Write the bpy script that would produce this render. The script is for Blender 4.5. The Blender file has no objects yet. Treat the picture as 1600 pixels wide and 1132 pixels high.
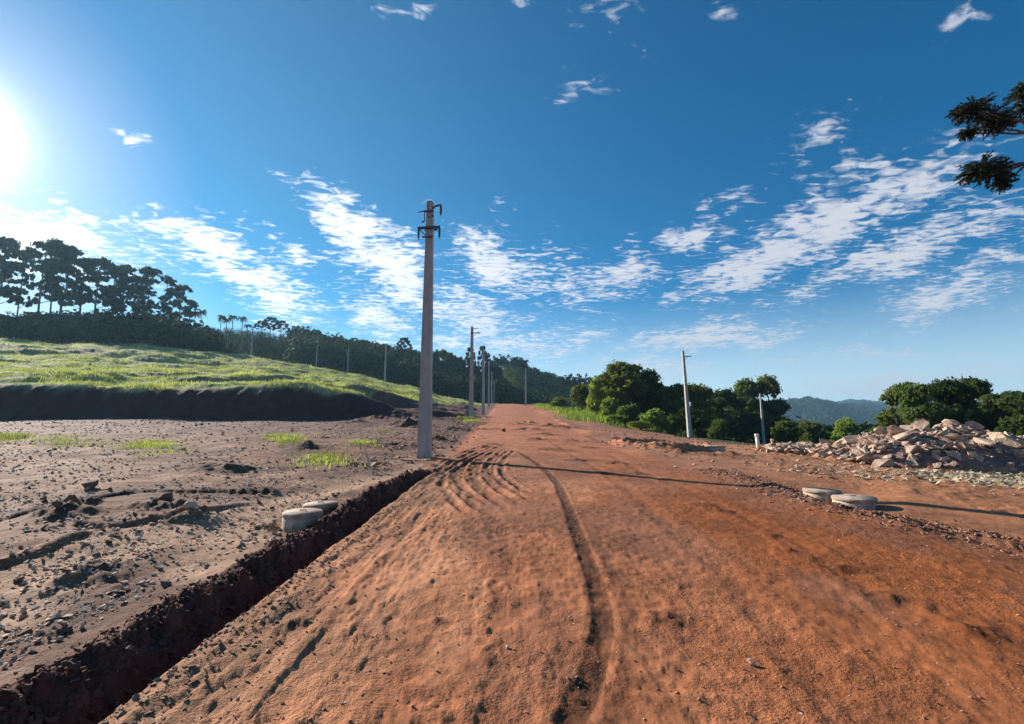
import bpy, bmesh, math, random
import numpy as np
from mathutils import Vector, Matrix

# ------------------------------------------------------------------ camera, world, sun
SC = bpy.context.scene
COL = SC.collection
F, CX, CY, EYE = 760.0, 800.0, 566.0, 1.6
TH = math.atan(102.0 / F)
CT, ST = math.cos(TH), math.sin(TH)

cam_d = bpy.data.cameras.new('camera')
cam_d.sensor_width = 36.0
cam_d.lens = 36.0 * F / 1600.0
cam_d.clip_start = 0.05
cam_d.clip_end = 20000
cam = bpy.data.objects.new('camera', cam_d)
COL.objects.link(cam)
cam.location = (0, 0, EYE)
cam.rotation_euler = (math.radians(90) + TH, 0, 0)
SC.camera = cam

SUN_AZ = math.radians(-52.0)      # clockwise from +Y (road direction); the sun stands ahead on the left
SUN_EL = math.radians(22.3)
SUN_DIR = Vector((math.sin(SUN_AZ) * math.cos(SUN_EL), math.cos(SUN_AZ) * math.cos(SUN_EL), math.sin(SUN_EL)))
sun_d = bpy.data.lights.new('sun', 'SUN')
sun_d.energy = 5.0
sun_d.angle = math.radians(0.53)
sun_d.color = (1.0, 0.90, 0.78)
sun = bpy.data.objects.new('sun', sun_d)
COL.objects.link(sun)
sun.rotation_euler = (-SUN_DIR).to_track_quat('-Z', 'Y').to_euler()
sun.location = SUN_DIR * 100

vs = SC.view_settings
SC.display_settings.display_device = 'sRGB'
vs.view_transform = 'Standard'
vs.look = 'None'
vs.gamma = 1.0
vs.exposure = 0.98
vs.use_curve_mapping = False
SC.cycles.use_denoising = True
SC.cycles.max_bounces = 6
SC.cycles.transparent_max_bounces = 8
SC.cycles.volume_bounces = 0
SC.cycles.volume_step_rate = 4


def ray_uv(px, py):
    a, b = (px - CX) / F, (CY - py) / F
    y, z = CT - b * ST, ST + b * CT
    return a / y, z / y


class NT:
    """small helper that strings nodes together"""
    def __init__(s, tree):
        s.t = tree; s.n = tree.nodes; s.l = tree.links

    def node(s, typ, **kw):
        nd = s.n.new(typ)
        for k, v in kw.items():
            setattr(nd, k, v)
        return nd

    def put(s, sock, v):
        if isinstance(v, bpy.types.NodeSocket):
            s.l.new(v, sock)
        elif v is not None:
            sock.default_value = v

    def math(s, op, a, b=None, c=None, clamp=False):
        nd = s.node('ShaderNodeMath', operation=op, use_clamp=clamp)
        s.put(nd.inputs[0], a)
        if b is not None: s.put(nd.inputs[1], b)
        if c is not None: s.put(nd.inputs[2], c)
        return nd.outputs[0]

    def vmath(s, op, a, b=None, scale=None):
        nd = s.node('ShaderNodeVectorMath', operation=op)
        s.put(nd.inputs[0], a)
        if b is not None: s.put(nd.inputs[1], b)
        if scale is not None: s.put(nd.inputs['Scale'], scale)
        return nd.outputs['Value'] if op in ('LENGTH', 'DOT_PRODUCT', 'DISTANCE') else nd.outputs[0]

    def comb(s, x, y, z=0.0):
        nd = s.node('ShaderNodeCombineXYZ')
        for i, v in enumerate((x, y, z)): s.put(nd.inputs[i], v)
        return nd.outputs[0]

    def noise(s, vec, scale, detail=4.0, rough=0.5, dim='3D', dist=0.0):
        nd = s.node('ShaderNodeTexNoise', noise_dimensions=dim)
        if vec is not None: s.put(nd.inputs['Vector'], vec)
        s.put(nd.inputs['Scale'], scale)
        s.put(nd.inputs['Detail'], detail)
        s.put(nd.inputs['Roughness'], rough)
        s.put(nd.inputs['Distortion'], dist)
        return nd.outputs['Fac'], nd.outputs['Color']

    def smooth(s, v, lo, hi, to0=0.0, to1=1.0):
        nd = s.node('ShaderNodeMapRange', interpolation_type='SMOOTHSTEP')
        s.put(nd.inputs[0], v); s.put(nd.inputs[1], lo); s.put(nd.inputs[2], hi)
        s.put(nd.inputs[3], to0); s.put(nd.inputs[4], to1)
        return nd.outputs[0]

    def mix(s, fac, a, b, blend='MIX'):
        nd = s.node('ShaderNodeMix', data_type='RGBA', blend_type=blend)
        s.put(nd.inputs[0], fac)
        for sk, v in ((nd.inputs[6], a), (nd.inputs[7], b)):
            if isinstance(v, (tuple, list)) and len(v) == 3: v = (*v, 1.0)
            s.put(sk, v)
        return nd.outputs[2]


def build_world():
    w = bpy.data.worlds.new('World')
    SC.world = w
    w.use_nodes = True
    w.node_tree.nodes.clear()
    g = NT(w.node_tree)
    tc = g.node('ShaderNodeTexCoord').outputs['Generated']
    sep = g.node('ShaderNodeSeparateXYZ'); g.put(sep.inputs[0], tc)
    dx, dy, dz = sep.outputs
    sky = g.node('ShaderNodeTexSky', sky_type='NISHITA')
    sky.sun_disc = False
    sky.sun_elevation = SUN_EL
    sky.sun_rotation = SUN_AZ
    sky.altitude = 900
    sky.air_density = 1.0
    sky.dust_density = 0.6
    sky.ozone_density = 2.5
    hs = g.node('ShaderNodeHueSaturation')
    g.put(hs.inputs['Hue'], 0.484)
    g.put(hs.inputs['Saturation'], 2.1)
    g.put(hs.inputs['Value'], 0.70)
    g.put(hs.inputs['Color'], sky.outputs[0])
    base = hs.outputs[0]
    # how near a direction is to the sun
    dots = g.vmath('DOT_PRODUCT', tc, tuple(SUN_DIR))
    ang = g.math('ARCCOSINE', g.math('MINIMUM', dots, 1.0))
    tint = g.mix(g.smooth(ang, .25, 1.15), (.92, 1.0, 1.03), (.06, .97, 1.16))
    base = g.mix(1.0, base, tint, 'MULTIPLY')
    # front-hemisphere plane coordinates of a sky direction
    yy = g.math('MAXIMUM', dy, 0.08)
    U = g.math('DIVIDE', dx, yy)
    V = g.math('DIVIDE', dz, yy)
    zz = g.math('MAXIMUM', dz, 0.03)
    cp = g.comb(g.math('DIVIDE', dx, zz), g.math('DIVIDE', dy, zz), 0.0)
    P = g.comb(U, V, 0.0)
    _, wc = g.noise(P, 7.0, 4.0, 0.6, '2D')
    P = g.vmath('ADD', P, g.vmath('SCALE', g.vmath('SUBTRACT', wc, (0.5, 0.5, 0.5)), scale=0.11))
    # banks of cloud: (x1, y1, x2, y2, half width, strength)
    banks = [
        (-120, 330, 210, 400, 42, 1.1), (230, 352, 400, 400, 30, 1.1), (350, 400, 460, 480, 36, 1.1), (440, 400, 490, 400, 16, .9),
        (490, 310, 600, 400, 30, 1.1), (560, 380, 660, 460, 40, 1.1), (560, 470, 620, 525, 30, 1.0), (730, 385, 820, 440, 34, 1.05),
        (690, 470, 770, 520, 40, 1.0), (830, 400, 930, 470, 34, .78), (900, 445, 1050, 415, 24, .92),
        (1040, 385, 1125, 365, 22, .95), (1110, 320, 1185, 305, 20, .8),
        (1080, 445, 1290, 365, 30, 1.1), (1200, 395, 1500, 250, 34, 1.15), (1240, 235, 1325, 210, 30, .85),
        (1300, 270, 1345, 245, 22, .7), (1230, 455, 1620, 320, 24, 1.05), (1480, 415, 1640, 390, 14, .9),
        (1400, 475, 1540, 440, 25, 1.05), (880, 20, 1000, -20, 32, .85), (790, 10, 840, 0, 20, .8),
        (990, 60, 1010, 80, 24, .65), (875, 155, 930, 135, 26, .85), (1115, 20, 1150, 15, 16, .8),
        (1470, 50, 1530, 10, 18, .8), (175, 208, 215, 214, 9, .85),
        (760, 322, 800, 326, 14, .75), (700, 545, 930, 535, 22, .85), (830, 545, 960, 530, 16, .85),
        (985, 550, 1220, 515, 18, 1.1), (640, 545, 760, 548, 12, .9), (1180, 612, 1620, 590, 20, .95), (900, 575, 1150, 590, 16, .85), (1240, 560, 1500, 545, 9, .8), (950, 385, 990, 380, 14, .7), (880, 395, 930, 390, 12, .7), (1090, 330, 1130, 318, 12, .7), (755, 380, 800, 375, 16, .9), (1100, 500, 1220, 490, 14, .6), (1170, 560, 1270, 550, 12, .7),
        (1290, 530, 1600, 490, 10, .5), (1580, 480, 1640, 480, 18, .5), (600, 15, 670, 25, 14, .5),
    ]
    acc = None
    for x1, y1, x2, y2, hw, amp in banks:
        u1, v1 = ray_uv(x1, y1); u2, v2 = ray_uv(x2, y2)
        L = math.hypot(u2 - u1, v2 - v1) / 2 + hw / F
        mp = g.node('ShaderNodeMapping', vector_type='TEXTURE')
        g.put(mp.inputs[0], P)
        mp.inputs['Location'].default_value = ((u1 + u2) / 2, (v1 + v2) / 2, 0)
        mp.inputs['Rotation'].default_value = (0, 0, math.atan2(v2 - v1, u2 - u1))
        mp.inputs['Scale'].default_value = (L * 1.2, hw / F * 1.55, 1)
        d = g.vmath('LENGTH', mp.outputs[0])
        v = g.math('MULTIPLY_ADD', d, -amp * .55, amp)
        acc = v if acc is None else g.math('MAXIMUM', acc, v)
    n1, _ = g.noise(cp, 3.4, 7.0, 0.62, '2D')
    n2, _ = g.noise(g.vmath('MULTIPLY', cp, (1.0, 1.6, 1)), 12.0, 3.0, 0.55, '2D', 0.5)
    nn = g.math('ADD', g.math('MULTIPLY', n1, 0.60), g.math('MULTIPLY', n2, 0.60))
    dens = g.math('ADD', acc, g.math('MULTIPLY', nn, 2.1))
    cl = g.smooth(dens, 1.76, 2.24)
    thick = g.smooth(dens, 1.9, 2.5)
    # only ahead of the viewer's horizon line; behind, loose scattered cloud
    back = g.smooth(dy, 0.02, 0.12)
    cl = g.math('MULTIPLY', cl, back)
    cl2 = g.smooth(n1, 0.55, 0.72)
    cl = g.math('MAXIMUM', cl, g.math('MULTIPLY', g.math('MULTIPLY', cl2, g.math('SUBTRACT', 1.0, back)), 0.7))
    cl = g.math('MULTIPLY', cl, g.smooth(dz, 0.0, 0.05))
    near = g.smooth(ang, 1.25, 0.35)
    ccol = g.mix(near, (4.9, 5.1, 5.6), (8.0, 8.1, 8.3))
    shade = g.mix(thick, (0.86, 0.9, 0.98), (1.04, 1.02, 1.0))
    ccol = g.mix(1.0, ccol, shade, 'MULTIPLY')
    # a thin pale veil towards the horizon
    veil = g.math('MULTIPLY', g.smooth(dz, 0.28, -0.03), 0.95)
    base = g.mix(veil, base, g.mix(near, (5.8, 7.0, 7.6), (4.2, 5.9, 7.6)))
    col = g.mix(g.math('MULTIPLY', cl, 0.94), base, ccol)
    # bright ring of sky around the sun
    def lobe(width, amp):
        e = g.math('POWER', 2.718, g.math('MULTIPLY', g.math('POWER', g.math('DIVIDE', ang, width), 2.0), -1.0))
        return g.math('MULTIPLY', e, amp)
    gl = g.math('ADD', g.math('ADD', lobe(0.049, 30.0), lobe(0.11, 2.0)), lobe(0.60, .6))
    glc = g.vmath('SCALE', (1.0, 1.0, 1.0), scale=gl)
    add = g.vmath('ADD', col, glc)
    bg = g.node('ShaderNodeBackground')
    g.put(bg.inputs[0], add)
    bg.inputs[1].default_value = 0.072
    out = g.node('ShaderNodeOutputWorld')
    g.l.new(bg.outputs[0], out.inputs[0])
    w.cycles.sampling_method = 'MANUAL'
    w.cycles.sample_map_resolution = 512


build_world()

# ------------------------------------------------------------------ noise in numpy
def _h(ix, iy, seed):
    h = (ix.astype(np.int64) * 374761393 + iy.astype(np.int64) * 668265263 + seed * 974634777) & 0xFFFFFFFF
    h = ((h ^ (h >> 13)) * 1274126177) & 0xFFFFFFFF
    h = h ^ (h >> 16)
    return (h & 0xFFFF) / 65535.0


def vn(x, y, seed=0):
    x = np.asarray(x, float); y = np.asarray(y, float)
    ix, iy = np.floor(x), np.floor(y)
    fx, fy = x - ix, y - iy
    fx = fx * fx * fx * (fx * (fx * 6 - 15) + 10); fy = fy * fy * fy * (fy * (fy * 6 - 15) + 10)
    a, b = _h(ix, iy, seed), _h(ix + 1, iy, seed)
    c, d = _h(ix, iy + 1, seed), _h(ix + 1, iy + 1, seed)
    return (a + (b - a) * fx) * (1 - fy) + (c + (d - c) * fx) * fy - 0.5


def fbm(x, y, seed=0, octv=4, gain=0.5):
    s = 0; a = 1.0
    c, sn = math.cos(0.6), math.sin(0.6)
    for i in range(octv):
        s = s + a * vn(x, y, seed + i * 17)
        x, y = (c * x - sn * y) * 2.03 + 3.1, (sn * x + c * y) * 2.03 + 1.7
        a *= gain
    return s


def sst(a, b, x):
    t = np.clip((x - a) / (b - a), 0, 1)
    return t * t * (3 - 2 * t)


# ------------------------------------------------------------------ terrain heights
def zpy(Y, py):
    u, v = ray_uv(CX, py)
    return EYE + Y * v


R_Y = [-30, -5, 0, 5, 10, 17, 30, 44, 66, 98, 138, 165, 200, 4000]
R_Z = [-1.0, -0.2, 0, .2, .43, .58, 1.2, 1.95, 3.3, 5.6, 8.2, 9.3, 8.5, 8]
def road_z(y): return np.interp(y, R_Y, R_Z)


# columns of the land: direction (as a photo column) -> list of (distance ahead, height)
P = zpy
LAND = {
    -600: [(17, .8), (30, 1.5), (44, 2.3), (47, 5.9), (100, P(100, 528)), (112, 19), (140, 30), (180, 40), (250, 52), (420, 52), (1000, 50), (4500, 60)],
    0: [(17, .8), (30, 1.5), (44, P(44, 656)), (46.5, P(46.5, 599)), (75, P(75, 562)), (100, P(100, 531)), (112, 20), (145, 28), (180, 39), (250, 50), (420, 48), (1000, 40), (4500, 60)],
    200: [(17, .75), (30, 1.5), (44, P(44, 656)), (46.5, P(46.5, 608)), (75, P(75, 573)), (105, P(105, 541)), (115, 20), (140, 29), (180, 37), (250, P(250, 520)), (420, 45), (1000, 40), (4500, 60)],
    400: [(17, .7), (30, 1.45), (44, P(44, 656)), (46.5, P(46.5, 606)), (80, P(80, 582)), (112, P(112, 558)), (125, 17.5), (165, 22), (190, 27), (250, P(250, 522)), (420, 42), (1000, 40), (4500, 60)],
    550: [(17, .65), (30, 1.4), (44, P(44, 656)), (47, P(47, 612)), (80, P(80, 600)), (117, P(117, 588)), (128, 13.5), (156, 18), (190, 23), (250, P(250, 560)), (420, 34), (1000, 40), (4500, 60)],
    640: [(17, .6), (30, 1.35), (44, P(44, 657)), (60, P(60, 626)), (90, P(90, 616)), (125, P(125, 605)), (135, 12), (180, 14), (210, 20), (250, P(250, 574)), (420, 32), (1000, 40), (4500, 60)],
    700: [(17, .56), (30, 1.25), (44, P(44, 659)), (66, P(66, 642)), (90, P(90, 633)), (125, P(125, 622)), (150, 9.4), (200, 11), (270, P(270, 584)), (420, 36), (1000, 40), (4500, 60)],
    755: [(17, .56), (30, 1.2), (44, 1.95), (66, 3.3), (98, 5.6), (138, 8.2), (165, 9.1), (200, 9), (240, 14), (320, P(320, 580)), (450, 38), (1000, 40), (4500, 60)],
    800: [(17, .58), (30, 1.2), (44, 1.95), (66, 3.3), (98, 5.6), (138, 8.2), (165, 9.3), (200, 8.5), (240, 12), (320, P(320, 586)), (450, 36), (1000, 40), (4500, 60)],
    850: [(17, .58), (30, 1.15), (44, 1.85), (66, 3.1), (98, 5.3), (138, 7.6), (165, 7.4), (200, 7), (250, 10), (330, P(330, 596)), (450, 30), (1000, 30), (4500, 60)],
    920: [(17, .56), (30, 1.0), (44, 1.55), (66, 2.7), (90, P(90, 641)), (110, 4.3), (150, 2), (250, 6), (340, P(340, 614)), (500, 20), (1000, 20), (4500, 60)],
    1000: [(17, .52), (30, .85), (44, P(44, 676)), (60, 1.3), (80, 0), (150, -5), (320, 4), (500, 5), (1000, 10), (4500, 60)],
    1080: [(17, .45), (30, .62), (51, P(51, 684)), (60, 0), (80, -1.6), (150, -10), (320, -15), (1000, -30), (1500, P(1500, 650)), (4500, 60)],
    1200: [(17, .36), (27, P(27, 695)), (35, .2), (60, -.6), (90, -1.5), (105, -5), (150, -13), (500, -38), (1000, -45), (1500, P(1500, 637)), (2500, 60), (4500, 70)],
    1270: [(17, .30), (26, .55), (35, 0), (60, -3.5), (90, -6), (150, -14), (500, -40), (1000, -50), (1500, P(1500, 631)), (2500, 80), (4500, 80)],
    1330: [(17, .24), (26, .45), (35, -.2), (60, -3.5), (90, -7), (150, -15), (500, -42), (1000, -50), (1500, P(1500, 644)), (2600, P(2600, 633)), (4500, 60)],
    1400: [(10, .33), (17, .18), (26, .35), (35, -.3), (60, -3), (90, -7), (150, -15), (500, -42), (1000, -50), (1500, P(1500, 652)), (2600, P(2600, 638)), (4500, 60)],
    1600: [(7.8, .2), (10, .2), (17, .1), (26, .2), (35, -.3), (60, -3), (90, -7), (150, -15), (500, -40), (1000, -50), (1500, 20), (2600, 60), (4500, 60)],
    2400: [(7.8, .1), (17, .1), (26, .2), (35, -.3), (60, -3), (90, -7), (150, -15), (500, -40), (1000, -50), (1500, 20), (2600, 60), (4500, 60)],
}
_lu = np.array([(k - CX) / F for k in LAND])
_ly = np.linspace(math.log(4.0), math.log(4600), 700)
_lz = []
for k, pr in LAND.items():
    ys = [0.0, 5.0] + [p[0] for p in pr]; zs = [0, .2] + [p[1] for p in pr]
    if k > 1300: zs[1] = .12
    if k < 300: zs[1] = .28
    _lz.append(np.interp(np.exp(_ly), ys, zs))
_lz = np.array(_lz)
_kr = np.array([1, 2, 3, 2, 1.0]); _kr /= _kr.sum()
_lz = np.array([np.convolve(np.pad(r, 2, mode='edge'), _kr, 'valid') for r in _lz])


def polar_z(x, y):
    r = np.hypot(x, y)
    az = np.arctan2(x, y)
    u = np.where(np.abs(az) < 1.13, np.tan(np.clip(az, -1.13, 1.13)), np.sign(az) * 2.1)
    Y = np.maximum(r / np.sqrt(1 + u * u), 4.05)
    u = np.clip(u, _lu[0], _lu[-1])
    i = np.clip(np.searchsorted(_lu, u) - 1, 0, len(_lu) - 2)
    t = (u - _lu[i]) / (_lu[i + 1] - _lu[i])
    t = t * t * (3 - 2 * t) * .5 + t * .5
    j = np.clip((np.log(Y) - _ly[0]) / (_ly[1] - _ly[0]), 0, len(_ly) - 1.001)
    j0 = j.astype(int); s = j - j0
    a = _lz[i, j0] * (1 - s) + _lz[i, j0 + 1] * s
    b = _lz[i + 1, j0] * (1 - s) + _lz[i + 1, j0 + 1] * s
    return a * (1 - t) + b * t


def base_z(x, y):
    x = np.asarray(x, float); y = np.asarray(y, float)
    zn = road_z(y) + 0.10 * sst(-3.0, -7.0, x) - 0.14 * sst(4.6, 6.6, x)
    zp = polar_z(x, y)
    w = sst(8, 15, np.hypot(x, y))
    return zn * (1 - w) + zp * w


def gp(px, py, H=None):
    """where the line of sight of a photo pixel meets the ground"""
    H = H or base_z
    u, v = ray_uv(px, py)
    Y = np.exp(np.linspace(math.log(1.5), math.log(3000), 6000))
    below = (EYE + Y * v) < H(Y * u, Y)
    i = int(np.argmax(below)) if below.any() else len(Y) - 1
    return float(Y[i] * u), float(Y[i])


def path(pts): return [gp(*p) for p in pts]


def pdist(x, y, pts):
    """distance to a polyline and position along it (0..1)"""
    best = np.full(x.shape, 1e9); tt = np.zeros(x.shape); side = np.zeros(x.shape)
    n = len(pts) - 1
    for k in range(n):
        ax, ay = pts[k]; bx, by = pts[k + 1]
        ex, ey = bx - ax, by - ay
        L2 = ex * ex + ey * ey + 1e-9
        t = np.clip(((x - ax) * ex + (y - ay) * ey) / L2, 0, 1)
        qx, qy = x - ax - t * ex, y - ay - t * ey
        d = np.hypot(qx, qy)
        m = d < best
        best = np.where(m, d, best); tt = np.where(m, (k + t) / n, tt)
        side = np.where(m, np.sign(ex * qy - ey * qx), side)
    return best, tt, side


def smooth_path(pts, n=40):
    p = np.array(pts); k = len(p)
    out = []
    for i in range(k - 1):
        p0, p1, p2, p3 = p[max(i - 1, 0)], p[i], p[i + 1], p[min(i + 2, k - 1)]
        m = max(2, n // (k - 1))
        for j in range(m):
            t = j / m
            out.append(tuple(0.5 * ((2 * p1) + (-p0 + p2) * t + (2 * p0 - 5 * p1 + 4 * p2 - p3) * t * t + (-p0 + 3 * p1 - 3 * p2 + p3) * t ** 3)))
    out.append(tuple(p[-1]))
    return out


MAIN_TRACK = smooth_path(path([(890, 1131), (922, 1060), (940, 985), (935, 930), (915, 870), (896, 820), (880, 775), (862, 745), (832, 720), (805, 704)]), 36)
RUTS = [smooth_path([(a + o_, b) for a, b in path(q)], 16) for o_ in (0.0, .27) for q in (
    [(745, 812), (704, 780), (690, 752), (706, 728), (742, 708)],
    [(775, 800), (733, 772), (716, 748), (730, 724), (760, 704)],
    [(800, 792), (758, 768), (742, 745), (752, 722), (778, 702)],
    [(820, 780), (786, 760), (768, 738), (776, 718), (798, 702)],
    [(640, 760), (668, 738), (706, 716), (745, 700), (776, 690)],
    [(660, 770), (684, 744), (720, 722), (756, 704), (786, 692)],
)]
FAINT = [smooth_path(path(q), 20) for q in (
    [(1330, 1131), (1230, 1000), (1120, 880), (1010, 790), (930, 730), (860, 690)],
    [(790, 1131), (800, 960), (795, 860), (760, 800)],
    [(1480, 1000), (1310, 890), (1180, 815), (1060, 760), (960, 715)],
    [(330, 1120), (480, 960), (590, 860), (690, 790)],
)]
BERM = smooth_path(path([(1640, 862), (1500, 838), (1400, 815), (1330, 800), (1255, 780), (1165, 750), (1110, 735)]), 30)
CRACK = [smooth_path(path(q), 12) for q in ([(130, 827), (180, 829), (240, 818), (300, 806), (380, 790)], [(0, 884), (60, 866), (120, 846)], [(20, 810), (200, 770), (420, 772)])]
FIELD_TRACK = [smooth_path(path(q), 16) for q in ([(-60, 975), (60, 905), (200, 850), (330, 815), (460, 778), (600, 745), (660, 728)], [(330, 880), (370, 835), (430, 800), (520, 760), (640, 735)])]
PIT = gp(1030, 697)
# spoil, clods and lumps left by the digger: (photo x, photo y, radius, height)
LUMPS = [gp(a, b) + (r, h) for a, b, r, h in [
    (95, 806, .35, .16), (130, 792, .25, .12), (300, 812, .3, .10), (255, 795, .4, .15), (395, 770, .4, .08), (350, 735, .8, .16),
    (130, 905, .35, .08), (160, 890, .25, .07), (480, 705, .8, .2), (620, 700, .9, .18), (600, 655, 2.2, .5), (560, 662, 1.6, .3),
    (700, 640, 3.0, .6), (420, 820, .18, .09), (640, 665, 1.5, .5), (685, 690, .8, .2), (710, 672, 1.0, .3), (720, 655, 1.5, .4),
    (1320, 890, .13, .025), (1385, 935, .16, .03), (1530, 990, .16, .03), (1225, 862, .12, .03), (1040, 970, .13, .035), (1210, 838, .13, .02),
    (460, 975, .08, .03), (685, 972, .06, .03), (945, 740, .25, .04), (920, 700, .4, .05), (900, 720, .35, .05),
    (800, 664, 1.5, .16), (832, 672, 1.4, .16), (846, 688, .9, .10), (868, 703, .7, .08), (782, 655, 2.0, .2), (812, 648, 2.4, .25), (790, 645, 3, .25), (840, 640, 3, .3), (855, 680, .9, .12), (760, 672, 1.0, .14), (900, 690, .7, .1), (965, 725, .4, .05), (1000, 740, .3, .04), (1100, 790, .2, .03), (1130, 800, .2, .03),
    (885, 655, 1.2, .35), (860, 648, 1.6, .4), (840, 655, 1.4, .3), (870, 668, 1.5, .25), (820, 662, 1.2, .25), (1060, 712, .5, .12), (1110, 715, .6, .1), (1150, 715, .6, .12)]]
BANK_X = None


def road_left(y): return np.interp(y, [0, 3, 12, 20, 40, 100, 160, 400], [-2.15, -2.1, -2.05, -2.0, -2.7, -3.4, -4.2, -8])
def road_right(y): return np.interp(y, [0, 6, 8.5, 12, 20, 40, 70, 100, 160, 400], [9, 8.0, 6.0, 4.8, 4.6, 5.0, 4.6, 4.0, 3.4, 2])


MOUNDS = [  # x, y, rx, ry, height of the tipped rubble
    (16.6, 18.9, 4.4, 2.9, 1.22), (20.0, 19.2, 3.6, 2.6, .95), (13.9, 19.0, 2.2, 1.8, .45), (13.0, 21.3, 2.1, 1.3, .26), (11.9, 21.8, 1.0, .9, .10)]


def mound_z(x, y):
    m = np.zeros(np.shape(x))
    for cx, cy, rx, ry, h in MOUNDS:
        d = ((x - cx) / rx) ** 2 + ((y - cy) / ry) ** 2
        m = np.maximum(m, h * np.clip(1 - d, 0, 1) ** .8)
    return m


def trench_parts(x, y):
    wob = 0.10 * fbm(y * 1.3, 0 * y + 3, 5, 4) + .05 * fbm(y * 5, 0 * y + 9, 6, 3)
    le = np.interp(y, [-2, 2, 4, 7, 10, 12.6, 13.6], [-2.62, -2.60, -2.54, -2.46, -2.36, -2.22, -2.1]) + wob * .7
    re = np.interp(y, [-2, 3, 8, 13], [-2.14, -2.12, -2.02, -2.0]) + .05 * fbm(y * 2.4, 0 * y + 1, 7, 4)
    dep = 0.21 * sst(13.4, 11.6, y) * (1 + .25 * fbm(y * 1.1, 0 * y, 8, 2))
    c = np.clip((x - le) / (re - le + 1e-6), -1, 2)
    prof = sst(0, .72, c) * sst(1.02, .86, c)
    return le, re, dep, prof


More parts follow.
